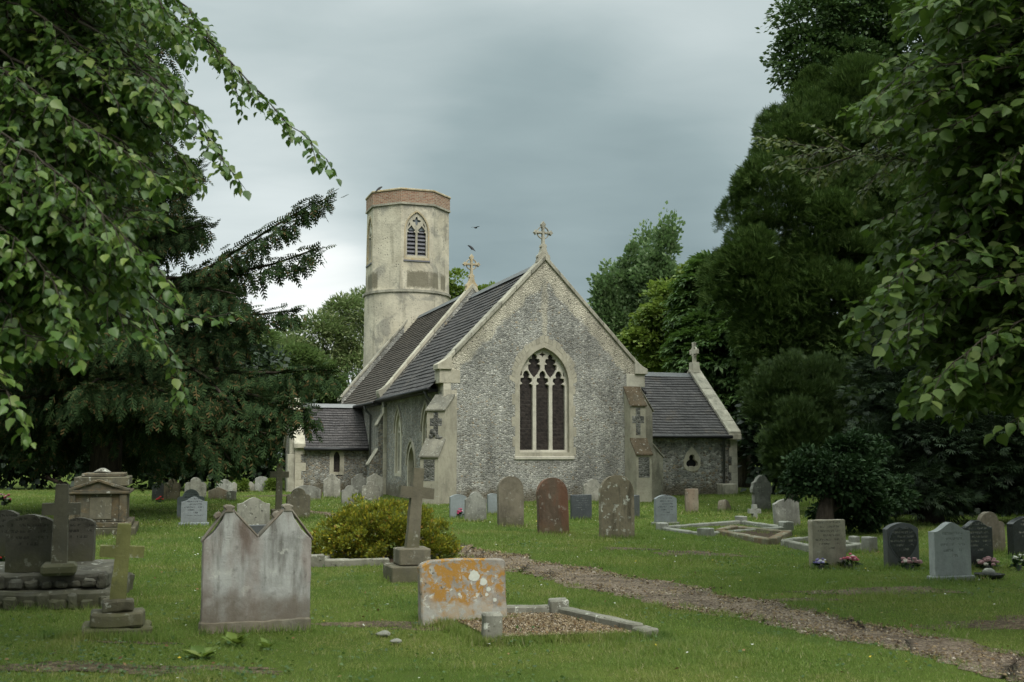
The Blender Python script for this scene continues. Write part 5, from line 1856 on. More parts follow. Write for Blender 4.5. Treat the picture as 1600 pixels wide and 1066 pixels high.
# ---------------------------------------------------------------- drooping conifer on the left
def drooping_conifer():
    rng = np.random.default_rng(8)
    base = gb(165, 700, 29)
    b = np.array(base)
    root = empty('drooping_conifer', base, 0, 'dark conifer with arms of hanging branchlets, one arm reaching over the sky', 'tree')
    H = 15.5
    bmw = bmesh.new()
    tube(bmw, [(0, 0, -.2), (0, 0, .6), (.1, 0, 4), (.15, 0, 9), (.1, 0, H)], [.52, .42, .34, .22, .04], 10)
    build('trunk', bmw, BARK_D, root, smooth=True)
    PA, AX, NR, LE = [], [], [], []
    bl = bmesh.new()
    arms = []

    def arm(pts, r0=.09, dens=1.0, hang=1.0, side=.8):
        arms.append((np.array(pts, float), r0, dens, hang, side))
    def ap(px, py, d):
        return np.array(P(px, py, d))-b
    # boughs read off the photograph
    arm([ap(165, 500, 29), ap(260, 455, 28), ap(350, 405, 27), ap(435, 350, 26.5), ap(480, 318, 26.3), ap(514, 309, 26.2)], .07, 1.0, .6, .38)
    arm([ap(300, 430, 27.5), ap(400, 425, 27), ap(450, 405, 26.7), ap(497, 388, 26.5)], .05, .8, .45, .35)
    arm([ap(165, 560, 29), ap(290, 520, 27.5), ap(390, 490, 26.5), ap(462, 486, 26)], .06, .9, .6, .4)
    arm([ap(165, 400, 29), ap(230, 375, 28.5), ap(290, 355, 28), ap(322, 352, 27.8)], .07, 1.4, .7, .5)
    arm([ap(165, 330, 29), ap(230, 300, 28.5), ap(285, 262, 28), ap(312, 258, 28)], .06, 1.4, .6, .45)
    arm([ap(165, 600, 29), ap(300, 570, 27), ap(420, 590, 26), ap(480, 568, 25.6), ap(520, 580, 25.5)], .10, 1.3, .9, .8)
    arm([ap(165, 620, 29), ap(280, 600, 27), ap(390, 615, 25.5), ap(440, 630, 25.2), ap(486, 640, 25)], .10, 1.3, 1.0, .8)
    arm([ap(165, 640, 29), ap(260, 640, 27), ap(350, 660, 25.5), ap(425, 680, 25)], .10, 1.4, .9, .8)
    arm([ap(165, 560, 29), ap(250, 540, 27), ap(340, 600, 25.5), ap(400, 690, 25)], .10, 1.4, .9, .8)
    arm([ap(165, 600, 29), ap(220, 590, 27), ap(300, 640, 25.5), ap(360, 720, 25)], .10, 1.4, .6, .8)
    for k in range(95):
        z = rng.uniform(1.8, H-1.0)
        az = rng.uniform(0, 2*PI)
        ln = (6.3*(1-(z/H)**1.4)+.9)*rng.uniform(.75, 1.1)
        d = np.array([math.cos(az), math.sin(az), 0])
        rise = rng.uniform(.0, .22)
        p0 = np.array([.1, 0, z])
        arm([p0, p0+d*ln*.35+UP*ln*rise*.5, p0+d*ln*.7+UP*ln*rise*.45, p0+d*ln+UP*(ln*rise*.3-.3)], .07, 1.0, 1.0, .9)
    OW = []
    for ai, (pts, r0, dens, hang, side) in enumerate(arms):
        OW += [ai < 10]*2
        seg = np.linalg.norm(np.diff(pts, axis=0), axis=1)
        L = seg.sum()
        cum = np.concatenate([[0], np.cumsum(seg)])/L
        n = max(5, int(L*2.2))
        t = np.linspace(0, 1, n)
        cur = np.stack([np.interp(t, cum, pts[:, i]) for i in range(3)], 1)
        # smooth
        for _ in range(2):
            cur[1:-1] = (cur[:-2]+2*cur[1:-1]+cur[2:])/4
        if ai >= 10:      # nothing sticks out bare beyond the foliage
            dd = (cur[:, 1]+b[1])*CP+(cur[:, 2]-1.6)*SP
            qx = 800+FPX*(cur[:, 0]+b[0])/dd
            qy = 533-FPX*(-(cur[:, 1]+b[1])*SP+(cur[:, 2]-1.6)*CP)/dd
            bad = np.nonzero(qx > np.interp(qy, [150, 250, 330, 400, 480, 520, 600, 700, 760], [300, 318, 330, 350, 440, 425, 430, 420, 330])-22)[0]
            if len(bad):
                cur = cur[:bad[0]]
            if len(cur) < 5:
                OW[-2:] = []
                continue
            L = np.linalg.norm(np.diff(cur, axis=0), axis=1).sum()
        tube(bl, [Vector(p) for p in cur[::2]]+[Vector(cur[-1])], list(np.linspace(r0, .012, len(cur[::2])+1)), 5, cap=False)
        front = 1.0
        m = int(L*26*dens)
        ts = rng.uniform(.14, 1, m)
        ps = np.stack([np.interp(ts, np.linspace(0, 1, len(cur)), cur[:, i]) for i in range(3)], 1)
        tg = nrmz(np.stack([np.interp(ts, np.linspace(0, 1, len(cur)), np.gradient(cur[:, i])) for i in range(3)], 1))
        sd_ = nrmz(np.cross(tg, UP))
        reach = rng.normal(size=m)*side*(1-ts*.75)*.8
        start = ps+sd_*reach[:, None]+UP[None]*(-.25*np.abs(reach))[:, None]
        hl = rng.uniform(.25, 1.15, m)*hang*(1.1-.65*ts)
        nfr = np.maximum(2, (hl/.13).astype(int))
        idx = np.repeat(np.arange(m), nfr)
        k = np.concatenate([np.arange(q) for q in nfr])
        fr = (k+rng.random(len(k)))/nfr[idx]
        pp = start[idx]+np.stack([rng.normal(size=len(k))*.05, rng.normal(size=len(k))*.05, -fr*hl[idx]], 1)+tg[idx]*(fr*hl[idx]*.25)[:, None]
        ax = tg[idx]*.35+sd_[idx]*np.sign(reach[idx])[:, None]*.25+np.array([0, 0, -.9])+rng.normal(size=(len(k), 3))*.30
        PA.append(pp)
        AX.append(ax)
        NR.append(rng.normal(size=(len(k), 3))+np.array([0, -1.0, .6]))
        LE.append(rng.uniform(.26, .46, len(k)))
        # upright short shoots along the arm
        m2 = int(L*26*dens)
        ts = rng.uniform(.2, 1, m2)
        ps = np.stack([np.interp(ts, np.linspace(0, 1, len(cur)), cur[:, i]) for i in range(3)], 1)
        PA.append(ps+rng.normal(size=ps.shape)*np.array([.12, .12, .07]))
        AX.append(rng.normal(size=(m2, 3))*.6+pts[-1]-pts[0]+np.array([0, 0, .2]))
        NR.append(rng.normal(size=(m2, 3))*.6+UP)
        LE.append(rng.uniform(.2, .42, m2))
    build('branches', bl, BARK_D, root, smooth=True)
    own = np.concatenate([np.full(len(q), o_) for q, o_ in zip(PA, OW)])
    PA, AX, NR, LE = map(np.concatenate, (PA, AX, NR, LE))
    d_ = (PA[:, 1]+b[1])*CP+(PA[:, 2]-1.6)*SP
    px_ = 800+FPX*(PA[:, 0]+b[0])/d_
    py_ = 533-FPX*(-(PA[:, 1]+b[1])*SP+(PA[:, 2]-1.6)*CP)/d_
    lim = np.interp(py_, [150, 250, 330, 400, 480, 520, 600, 700, 760], [300, 318, 330, 350, 440, 425, 430, 420, 330])+rng.normal(size=len(px_))*9
    keep = (PA[:, 2] > .5) & ((px_ < lim) | own)
    leaf_mesh('crown', PA[keep], AX[keep], NR[keep], LE[keep], 'frond', LF_YEW, root, .75)


drooping_conifer()


# ---------------------------------------------------------------- near branches: lime (left) and broad leaved tree (right)
def boughs(rng, paths, step, tw, per, ln, hang, bm, base, flatten=0.0, r0=.011):
    """paths: world polylines with twig length factor; returns leaf arrays relative to base"""
    PA, AX, NR, LE = [], [], [], []
    for pts, f in paths:
        pts = np.array(pts, float)-base
        seg = np.linalg.norm(np.diff(pts, axis=0), axis=1)
        L = seg.sum()
        cum = np.concatenate([[0], np.cumsum(seg)])/L
        n = max(6, int(L/step))
        t = np.linspace(0, 1, n)
        cur = np.stack([np.interp(t, cum, pts[:, i]) for i in range(3)], 1)
        for _ in range(3):
            cur[1:-1] = (cur[:-2]+2*cur[1:-1]+cur[2:])/4
        cur += rng.normal(size=cur.shape)*.008
        tube(bm, [Vector(p) for p in cur], list(np.linspace(r0, .003, n)), 5, cap=False)
        tan = nrmz(np.gradient(cur, axis=0))
        for i in range(1, n):
            sgn = 1 if i % 2 else -1
            s = np.cross(tan[i], UP)
            s /= np.linalg.norm(s)+1e-6
            fade = f*(1-.5*t[i])
            for rep in range(2):
                d = tan[i]*rng.uniform(.35, .9)+s*sgn*rng.uniform(.4, 1.0)*(1 if rep == 0 else -1)+UP*rng.uniform(-hang, .25)+rng.normal(size=3)*.15
                d /= np.linalg.norm(d)
                l = tw*fade*rng.uniform(.5, 1.2)
                e = cur[i]+d*l+UP*(-.18*hang*l)
                if l > .12:
                    tube(bm, [Vector(cur[i]), Vector(cur[i]+d*l*.5), Vector(e)], [.005, .0035, .0015], 4, cap=False)
                k = max(2, int(per*l/tw+.7))
                u = np.linspace(.2, 1, k)+rng.normal(size=k)*.04
                pp = cur[i]+d*(l*u)[:, None]+UP*(-.18*hang*l*u*u)[:, None]
                alt = np.where(np.arange(k) % 2, 1., -1.)[:, None]
                sd2 = np.cross(d, UP)
                sd2 /= np.linalg.norm(sd2)+1e-6
                ax = d*.5+sd2*alt*.7+np.array([0, 0, -hang*.8])+rng.normal(size=(k, 3))*.28
                nr = UP*(1.0)+sd2*alt*.15+rng.normal(size=(k, 3))*.38+np.array([0, -.35, 0])
                PA.append(pp+ax*.02)
                AX.append(ax)
                NR.append(nr)
                LE.append(ln*rng.uniform(.65, 1.2, k))
    return tuple(map(np.concatenate, (PA, AX, NR, LE)))


def W(px, py, d):
    return np.array(P(px, py, d))


def near_lime():
    rng = np.random.default_rng(17)
    base = Vector((-6.4, 7.4, 0))
    b = np.array(base)
    root = empty('lime_tree', base, 0, 'lime tree whose fresh green leafy boughs hang into the upper left, close to the camera', 'tree')
    bm = bmesh.new()
    paths = []
    def add(pts, f=1.0):
        paths.append(([W(q[0], q[1], q[2]*1.22) for q in pts], f))
    add([(60, -120, 6.9), (200, -20, 6.7), (300, 45, 6.6), (360, 95, 6.5), (425, 165, 6.5), (470, 205, 6.45), (508, 248, 6.4)], .62)
    add([(200, -60, 7.2), (290, 10, 7.1), (350, 90, 7), (372, 150, 7)], .6)
    add([(60, -20, 6.4), (190, 70, 6.2), (270, 140, 6.1), (320, 200, 6.1), (352, 258, 6.0)], .8)
    add([(40, 40, 6.2), (160, 130, 6.1), (250, 215, 6), (300, 270, 6)], .9)
    add([(-60, 60, 5.8), (60, 150, 5.6), (160, 210, 5.5), (235, 265, 5.5)], 1)
    add([(-80, 160, 5.5), (40, 230, 5.3), (130, 300, 5.2), (215, 385, 5.2)], .9)
    add([(-80, 220, 5.5), (50, 300, 5.3), (140, 370, 5.2), (250, 420, 5.3)], .9)
    add([(-90, 290, 5.4), (20, 370, 5.2), (90, 440, 5.1), (120, 540, 5.1)], .8)
    add([(-40, 330, 5.6), (90, 410, 5.4), (160, 470, 5.3), (225, 520, 5.3)], .7)
    add([(100, 360, 6), (190, 430, 5.9), (245, 500, 5.8), (268, 560, 5.8), (285, 615, 5.8)], .42)
    add([(60, 300, 6.2), (190, 420, 6.1), (265, 490, 6), (320, 500, 6), (362, 492, 6)], .28)
    add([(-90, 480, 5.0), (-20, 560, 4.9), (30, 630, 4.9), (38, 660, 4.9)], .5)
    add([(0, 330, 5.7), (80, 350, 5.5), (160, 385, 5.4), (205, 440, 5.4)], 1)
    edge_y = [-100, 0, 60, 130, 200, 260, 330, 400, 450, 500, 560]
    edge_x = [290, 300, 320, 315, 300, 300, 255, 250, 215, 190, 110]
    for k in range(260):
        y1 = rng.uniform(-80, 540)
        xm = np.interp(y1, edge_y, edge_x)
        x1 = rng.uniform(-60, xm-25)
        d1 = rng.uniform(5.6, 9.2) if y1 < 330 else rng.uniform(5.2, 7)
        dx, dy = rng.uniform(130, 260), rng.uniform(60, 190)
        d0 = d1+rng.uniform(0, .6)
        add([(x1-dx, y1-dy, d0), (x1-dx*.5, y1-dy*.62, d0), (x1-dx*.15, y1-dy*.2, d1), (x1, y1, d1)], rng.uniform(.7, 1.1))
    pos, ax, nr, le = boughs(rng, paths, .09, .44, 15, .069, .75, bm, b)
    build('branches', bm, TWIG, root, smooth=True)
    hv = rng.random(len(pos)) < .55
    va, fa = leaf_arrays(pos[hv], ax[hv], nr[hv], le[hv], 'lime')
    vb, fb = leaf_arrays(pos[~hv], ax[~hv], nr[~hv], le[~hv], 'limec')
    raw_mesh('crown', np.concatenate([va, vb]), np.concatenate([fa, fb+len(va)]), LF_LIME, root)
    # pale hanging flower bracts
    k = rng.choice(len(pos), 1500)
    p2 = pos[k]+rng.normal(size=(1500, 3))*.03
    sc = []
    sel = np.array([np.linalg.norm(q+b-np.array(CAM)) for q in p2]) < 8.0
    p2 = p2[sel]
    n = len(p2)
    leaf_mesh('blossom', p2, np.array([0, 0, -1.])+rng.normal(size=(n, 3))*.35, rng.normal(size=(n, 3)), rng.uniform(.05, .09, n), 'oval', LF_BRACT, root, .5)
    pts = [(0, 0, -.2), (.02, 0, .5), (.1, .05, 2.5), (.3, 0, 5), (.8, -.2, 8)]
    limbs = []
    for q, zz in (((-60, 60, 6.4), 3.2), ((60, -120, 6.9), 4.2), ((-80, 220, 5.6), 2.6), ((200, -60, 7.2), 4.8), ((-90, 290, 5.4), 2.4)):
        e = Vector(W(q[0], q[1], q[2]*1.22)-b)
        a = Vector((.15, 0, zz))
        limbs.append(([a, a.lerp(e, .5)+Vector((0, 0, .35)), e], [.13, .08, .03]))
    make_trunk(root, pts, [.48, .38, .32, .26, .10], BARK, limbs)
    # the rest of the crown, outside the picture to the left
    lob = [(-7.2, 7.4, 6.5, 2.2, 2.6, 2.6, 1), (-7.4, 7.4, 9.0, 2.4, 2.4, 2.2, 1), (-6.2, 9.5, 9.2, 3.6, 4.2, 1.7, 1), (-5.2, 7.0, 7.4, 2.6, 3.2, 1.2, 1)]
    c, o_, _ = lobe_pads(rng, lob, 420)
    pos, ax, nr, le = pad_leaves(rng, c, o_, .75, 110, ln=.13)
    leaf_mesh('upper_crown', pos-b, ax, nr, le, 'lime', LF_LIME, root)


near_lime()


def near_broadleaf():
    rng = np.random.default_rng(23)
    base = Vector((7.6, 10.2, 0))
    b = np.array(base)
    root = empty('broadleaf_tree', base, 0, 'near broad leaved tree with large layered leaves filling the upper right edge', 'tree')
    bm = bmesh.new()
    paths = []
    def add(pts, f=1.0):
        paths.append(([W(q[0], q[1], q[2]*1.16) for q in pts], f))
    ey = [-120, 0, 60, 120, 165, 210, 250, 300, 350, 400, 450, 500, 560, 620, 660]
    ex = [1410, 1405, 1385, 1372, 1335, 1345, 1400, 1420, 1385, 1370, 1350, 1352, 1385, 1405, 1440]
    tips = [(1335, 165, 8.6), (1345, 478, 8.4), (1372, 400, 8.6), (1385, 95, 9), (1400, 560, 8.3), (1418, 640, 8.2), (1590, 655, 7.4), (1352, 520, 8.6), (1410, 20, 9), (1460, 330, 8), (1400, 200, 8.8), (1380, 340, 8.6), (1500, 610, 7.8)]
    for x, y, d in tips:
        dx = rng.uniform(230, 330)
        dy = rng.uniform(60, 120)
        add([(x+dx, y-dy, d-.4), (x+dx*.55, y-dy*.75, d-.2), (x+dx*.2, y-dy*.3, d), (x, y, d)], .8)
    for k in range(380):
        y1 = rng.uniform(-110, 640)
        x0 = np.interp(y1, ey, ex)
        x1 = rng.uniform(x0+20, 1680)
        d1 = rng.uniform(7.4, 11.5)
        dx, dy = rng.uniform(120, 280), rng.uniform(20, 120)
        add([(x1+dx, y1-dy, d1+.2), (x1+dx*.55, y1-dy*.8, d1+.1), (x1+dx*.2, y1-dy*.35, d1), (x1, y1, d1)], rng.uniform(.6, 1.05))
    pos, ax, nr, le = boughs(rng, paths, .13, .55, 12, .112, .45, bm, b)
    build('branches', bm, TWIG, root, smooth=True)
    hv = rng.random(len(pos)) < .55
    va, fa = leaf_arrays(pos[hv], ax[hv], nr[hv], le[hv], 'lime')
    vb, fb = leaf_arrays(pos[~hv], ax[~hv], nr[~hv], le[~hv], 'limec')
    raw_mesh('crown', np.concatenate([va, vb]), np.concatenate([fa, fb+len(va)]), LF_SYC, root)
    pts = [(0, 0, -.2), (.0, 0, .5), (-.1, .05, 2.5), (-.2, 0, 5), (-.3, -.2, 9)]
    limbs = []
    for q, zz in (((1800, 380, 9), 2.6), ((1780, 200, 9), 4.0), ((1760, 40, 9.4), 5.0), ((1840, 520, 8.6), 2.0)):
        e = Vector(W(q[0], q[1], q[2]*1.16)-b)
        a = Vector((-.1, 0, zz))
        limbs.append(([a, a.lerp(e, .5)+Vector((0, 0, .3)), e], [.14, .09, .03]))
    make_trunk(root, pts, [.5, .4, .34, .28, .1], BARK, limbs)
    lob = [(8.3, 10.0, 7.5, 2.6, 2.8, 3.0, 1), (8.0, 10.4, 4.8, 2.0, 2.2, 1.8, 1), (8.0, 13.0, 10.0, 4.2, 4.6, 2.2, 1)]
    c, o_, _ = lobe_pads(rng, lob, 420)
    pos, ax, nr, le = pad_leaves(rng, c, o_, .8, 100, ln=.16)
    leaf_mesh('upper_crown', pos-b, ax, nr, le, 'lime', LF_SYC, root)
    # the thin pale bough with small leaves
    r2 = np.random.default_rng(5)
    base = Vector((10.5, 16.0, 0))
    b = np.array(base)
    root = empty('young_tree', base, 0, 'thin tree sending one pale bough of small yellow green leaves across the cypress', 'tree')
    bm = bmesh.new()
    paths = [([W(1690, 290, 13.4), W(1565, 271, 13), W(1480, 262, 13), W(1400, 246, 13), W(1330, 238, 13), W(1255, 226, 13), W(1195, 218, 13)], .62),
             ([W(1400, 246, 13), W(1360, 280, 12.9), W(1345, 300, 12.9)], .6), ([W(1340, 238, 13), W(1290, 262, 12.9), W(1240, 262, 12.9)], .6), ([W(1330, 238, 13), W(1290, 205, 13.1), W(1270, 195, 13.1)], .45),
             ([W(1300, 233, 13), W(1250, 245, 13), W(1215, 248, 13)], .6), ([W(1430, 252, 13), W(1385, 225, 13.1), W(1350, 200, 13.1)], .45)]
    pos, ax, nr, le = boughs(r2, paths, .085, .62, 20, .085, .55, bm, b, r0=.014)
    keep = (pos[:, 0]+b[0]) < W(1480, 262, 13)[0]
    build('branches', bm, BARK, root, smooth=True)
    leaf_mesh('crown', pos[keep], ax[keep], nr[keep], le[keep], 'oval', LF_PALEB, root, 1.2)
    e = Vector(W(1690, 290, 13.4)-b)
    make_trunk(root, [(0, 0, -.2), (0, 0, 1), (-.3, -.3, 3), (-.6, -.5, 4.2), (-.5, -.4, 7)], [.16, .13, .11, .09, .03], BARK, [([(-.6, -.5, 4.2), e.lerp(Vector((-.6, -.5, 4.2)), .5), e], [.05, .04, .03])])


near_broadleaf()

# golden shrub in the middle
sh_base = G(598, 882)
dsh = sh_base.y*CP-1.6*SP
pad_tree('golden_shrub', 'low spreading golden green shrub beside the path, behind a lichened kerb', sh_base+Vector((0, .9, 0)),
         [pxlobe(595, 838, dsh+.9, 78, 44, .8), pxlobe(545, 850, dsh+.8, 52, 34, .6), pxlobe(655, 852, dsh+.9, 50, 34, .6), pxlobe(590, 812, dsh+1.0, 50, 26, .5), pxlobe(525, 862, dsh+.7, 34, 24, .4), pxlobe(676, 864, dsh+.8, 34, 22, .4), pxlobe(620, 830, dsh+1, 60, 34, .6)],
         420, 75, .11, .052, 'oval', LF_GOLD, BARK_D, 71, cat='shrub', trunk_r=.03, nlimb=10, crown='foliage', wid=1.1, kw=dict(flat=1.0, droop=.05, jit=.6, vert=.45, upb=.7), lp=dict(inner=.3, rmax=1.14, floor=.06))
# ---------------------------------------------------------------- ground, path, grass, small things
def lawn_fn(nt):
    P0 = nt.obj(False)
    a = nt.noise(P0, .35, 5, .6)
    b = nt.noise(P0, 9, 5, .7)
    colr = nt.mix(nt.mr(a, .35, .65), (.050, .078, .014), (.08, .105, .022))
    colr = nt.mix(nt.math('MULTIPLY', nt.mr(b, .5, .75), .5), colr, (.060, .052, .028))
    return dict(col=colr, rough=1, spec=.05, bump=b, bdist=.02)


nx, ny = 90, 110
xs = np.concatenate([np.linspace(-240, -40, 12)[:-1], np.linspace(-40, 40, 70), np.linspace(40, 240, 12)[1:]])
ys = np.concatenate([np.linspace(-60, 4, 10)[:-1], np.linspace(4, 60, 90), np.linspace(60, 420, 14)[1:]])
X, Y = np.meshgrid(xs, ys)
V = np.stack([X.ravel(), Y.ravel(), gzn(X, Y).ravel()*(Y.ravel() < 60)], 1)
nX = len(xs)
F = np.array([(j*nX+i, j*nX+i+1, (j+1)*nX+i+1, (j+1)*nX+i) for j in range(len(ys)-1) for i in range(nX-1)])
LAWN = material('lawn_soil', lawn_fn)
o = raw_mesh('ground', V, F, LAWN)
o['kind'] = 'structure'
o.data.polygons.foreach_set('use_smooth', np.ones(len(F), bool))

# --- path: outline of the gravel in plan
pn = random.Random(6)
lower = [(1720, 1095), (1600, 1057), (1450, 1023), (1350, 1000), (1230, 978), (1100, 958), (960, 926), (870, 905), (790, 890), (730, 876), (690, 864), (640, 846), (585, 828), (540, 816), (505, 808), (470, 801)]
upper = [(1720, 1035), (1600, 1012), (1450, 981), (1350, 962), (1230, 944), (1100, 921), (1000, 903), (900, 884), (800, 868), (745, 860), (700, 850), (655, 836), (600, 821), (555, 811), (520, 805), (480, 799)]
lo = [G(*q) for q in lower]
hi = [G(*q) for q in upper]
def densify(pts, k=10):
    out = []
    for a, b in zip(pts, pts[1:]):
        for i in range(k):
            q = a.lerp(b, i/k)
            n = Vector((-(b-a).y, (b-a).x, 0)).normalized()
            out.append(q+n*(pn.uniform(-.09, .09)+.10*math.sin(q.x*2.1)+.08*math.sin(q.y*5+q.x*3)))
    return out+[pts[-1]]
lo2, hi2 = densify(lo), densify(hi)
bm = bmesh.new()
prev = None
for a, b in zip(lo2, hi2):
    row = []
    for i in range(7):
        q = a.lerp(b, i/6)
        row.append(bm.verts.new((q.x, q.y, gz(q.x, q.y)+.006+.012*math.sin(i/6*PI))))
    if prev:
        for i in range(6):
            bm.faces.new([prev[i], row[i], row[i+1], prev[i+1]])
    prev = row
o = build('path', bm, GRAVEL, None, smooth=True)
o['kind'] = 'structure'
PATHIN = np.array([(q.x, q.y) for q in (a.lerp(b, .17) for a, b in zip(lo2, hi2))]+[(q.x, q.y) for q in reversed([a.lerp(b, .80) for a, b in zip(lo2, hi2)])])
PATHPOLY = np.array([(q.x, q.y) for q in lo2]+[(q.x, q.y) for q in reversed(hi2)])


def inside(poly, x, y):
    r = np.zeros(len(x), bool)
    n = len(poly)
    for i in range(n):
        x0, y0 = poly[i]
        x1, y1 = poly[(i+1) % n]
        if y0 == y1:
            continue
        c = ((y0 > y) != (y1 > y)) & (x < (x1-x0)*(y-y0)/(y1-y0)+x0)
        r ^= c
    return r


def vnoise(x, y, s, seed):
    r = np.random.default_rng(seed)
    t = r.random((64, 64))
    u, v = x/s+100, y/s+100
    i, j = np.floor(u).astype(int), np.floor(v).astype(int)
    fu, fv = u-i, v-j
    fu, fv = fu*fu*(3-2*fu), fv*fv*(3-2*fv)
    g = lambda a, b: t[a % 64, b % 64]
    return (g(i, j)*(1-fu)+g(i+1, j)*fu)*(1-fv)+(g(i, j+1)*(1-fu)+g(i+1, j+1)*fu)*fv


rng = np.random.default_rng(77)
KERB = np.array([(q.x, q.y) for q in front_kerb])
CHPOLY = np.array([tuple(chp(u, w_).xy) for u, w_ in ((-3.6, 0), (3.5, 0), (3.5, 4), (9.6, 4), (9.6, 10), (3.6, 10), (3.6, 20), (-3.6, 20), (-3.6, 14.5), (-6.7, 14.5), (-6.7, 11.3), (-3.6, 11.3))])
BARE = [(G(1235, 935), .6, .12), (G(980, 862), .5, .25), (G(330, 1045), .6, .12), (G(120, 1050), .8, .2), (G(1385, 925), .9, .3), (G(1370, 927), .5, .25), (G(1590, 975), .8, .4), (G(1090, 868), .7, .5), (G(690, 975), .9, .3), (G(210, 1005), .35, .15), (G(560, 972), .45, .14), (G(440, 775), 2, .7)]


def ground_points(n, d0, d1, margin=1.5):
    y = np.sqrt(rng.uniform(d0*d0, d1*d1, n))
    x = rng.uniform(-1, 1, n)*(.50*y+margin)
    return x, y


BARESOIL = material('bare_soil', gravel_fn((.050, .036, .022), (.095, .072, .045), (.18, .14, .09), 40))
bm = bmesh.new()
for q, a, b in BARE:
    ring_ = []
    for i in range(36):
        t = 2*PI*i/36
        f_ = .95+.28*math.sin(3*t+q.x)+.17*math.sin(7*t+q.y)+.12*math.sin(13*t)
        ring_.append(bm.verts.new((q.x+a*f_*math.cos(t), q.y+b*f_*math.sin(t), gz(q.x+a*f_*math.cos(t), q.y+b*f_*math.sin(t))+.004)))
    c_ = bm.verts.new((q.x, q.y, gz(q.x, q.y)+.006))
    for i in range(36):
        bm.faces.new([ring_[i], ring_[(i+1) % 36], c_])
o = build('bare_soil', bm, BARESOIL)
o['kind'] = 'structure'


def bare(x, y):
    k = np.zeros(len(x))
    for q, a, b in BARE:
        k = np.maximum(k, np.exp(-(((x-q.x)/a)**2+((y-q.y)/b)**2)))
    return k


def grass_fn(nt):
    rnd = nt.n.new('ShaderNodeNewGeometry').outputs['Random Per Island']
    P0 = nt.obj(False)
    c1 = nt.ramp(rnd, [(0, (0.087, 0.159, 0.033)), (.4, (0.147, 0.229, 0.045)), (.8, (0.208, 0.283, 0.066)), (.94, (0.277, 0.320, 0.103)), (1, (0.415, 0.340, 0.230))])
    c2 = nt.ramp(rnd, [(0, (0.168, 0.198, 0.044)), (.5, (0.267, 0.293, 0.076)), (.8, (0.356, 0.330, 0.121)), (1, (0.512, 0.396, 0.271))])
    c3 = nt.ramp(rnd, [(0, (0.051, 0.113, 0.033)), (.6, (0.099, 0.184, 0.049)), (1, (0.168, 0.246, 0.082))])
    a = nt.mr(nt.noise(nt.vmath('MULTIPLY', P0, (.55, .8, 1)), .9, 5, .65), .44, .64)
    d = nt.mr(nt.noise(nt.vmath('ADD', P0, (9, 4, 0)), .8, 5, .65), .52, .66)
    colr = nt.mix(nt.math('MULTIPLY', a, .85), c1, c2)
    colr = nt.mix(nt.math('MULTIPLY', d, .8), colr, c3)
    return dict(col=colr, rough=.55, spec=.3, trans=.38, tcol=(.17, .24, 0.046))


GR = material('grass_blade', grass_fn)
VV, FF, off = [], [], 0
for d0, d1, n, h0, wd in ((6.2, 10, 210000, .036, .0050), (10, 15, 200000, .040, .0075), (15, 24, 190000, .046, .013), (24, 47, 170000, .055, .024)):
    x, y = ground_points(n, d0, d1)
    nz = vnoise(x, y, .8, 1)*.6+vnoise(x, y, .25, 2)*.4
    pk = inside(PATHPOLY, x, y)
    edge = (rng.random(n) < .05*vnoise(x, y, .3, 5)) | (~inside(PATHIN, x, y) & (rng.random(n) < np.clip(vnoise(x, y, .35, 6)*2.4-.6, 0, .85)))
    keep = (~pk | edge) & ~(inside(KERB, x, y) & (rng.random(n) < .86)) & ~inside(CHPOLY, x, y)
    keep &= rng.random(n) > bare(x, y)*.97
    keep &= rng.random(n) > .35*(nz < .33)
    x, y, nz = x[keep], y[keep], nz[keep]
    n = len(x)
    pos = np.stack([x, y, gzn(x, y)-.004], 1)
    ax = rng.normal(size=(n, 3))*np.array([.5, .5, 0])+UP
    hh = h0*rng.uniform(.45, 1.25, n)*(.45+1.0*nz)*np.where(vnoise(x, y, .45, 12)*.7+vnoise(x, y, .13, 13)*.3 > .62, 1.9, 1.0)
    nr = rng.normal(size=(n, 3))*np.array([1, 1, .1])+np.array([0, -.6, 0])
    V, F = leaf_arrays(pos, ax, nr, hh, 'blade', 1.0)
    # absolute blade width
    V = V.reshape(-1, 3, 3)
    mid = (V[:, 0]+V[:, 1])/2
    half = (V[:, 1]-V[:, 0])
    half = half/np.linalg.norm(half, axis=1, keepdims=True)*(wd*rng.uniform(.6, 1.3, n))[:, None]/2
    V[:, 0], V[:, 1] = mid-half, mid+half
    VV.append(V.reshape(-1, 3))
    FF.append(F+off)
    off += 3*n
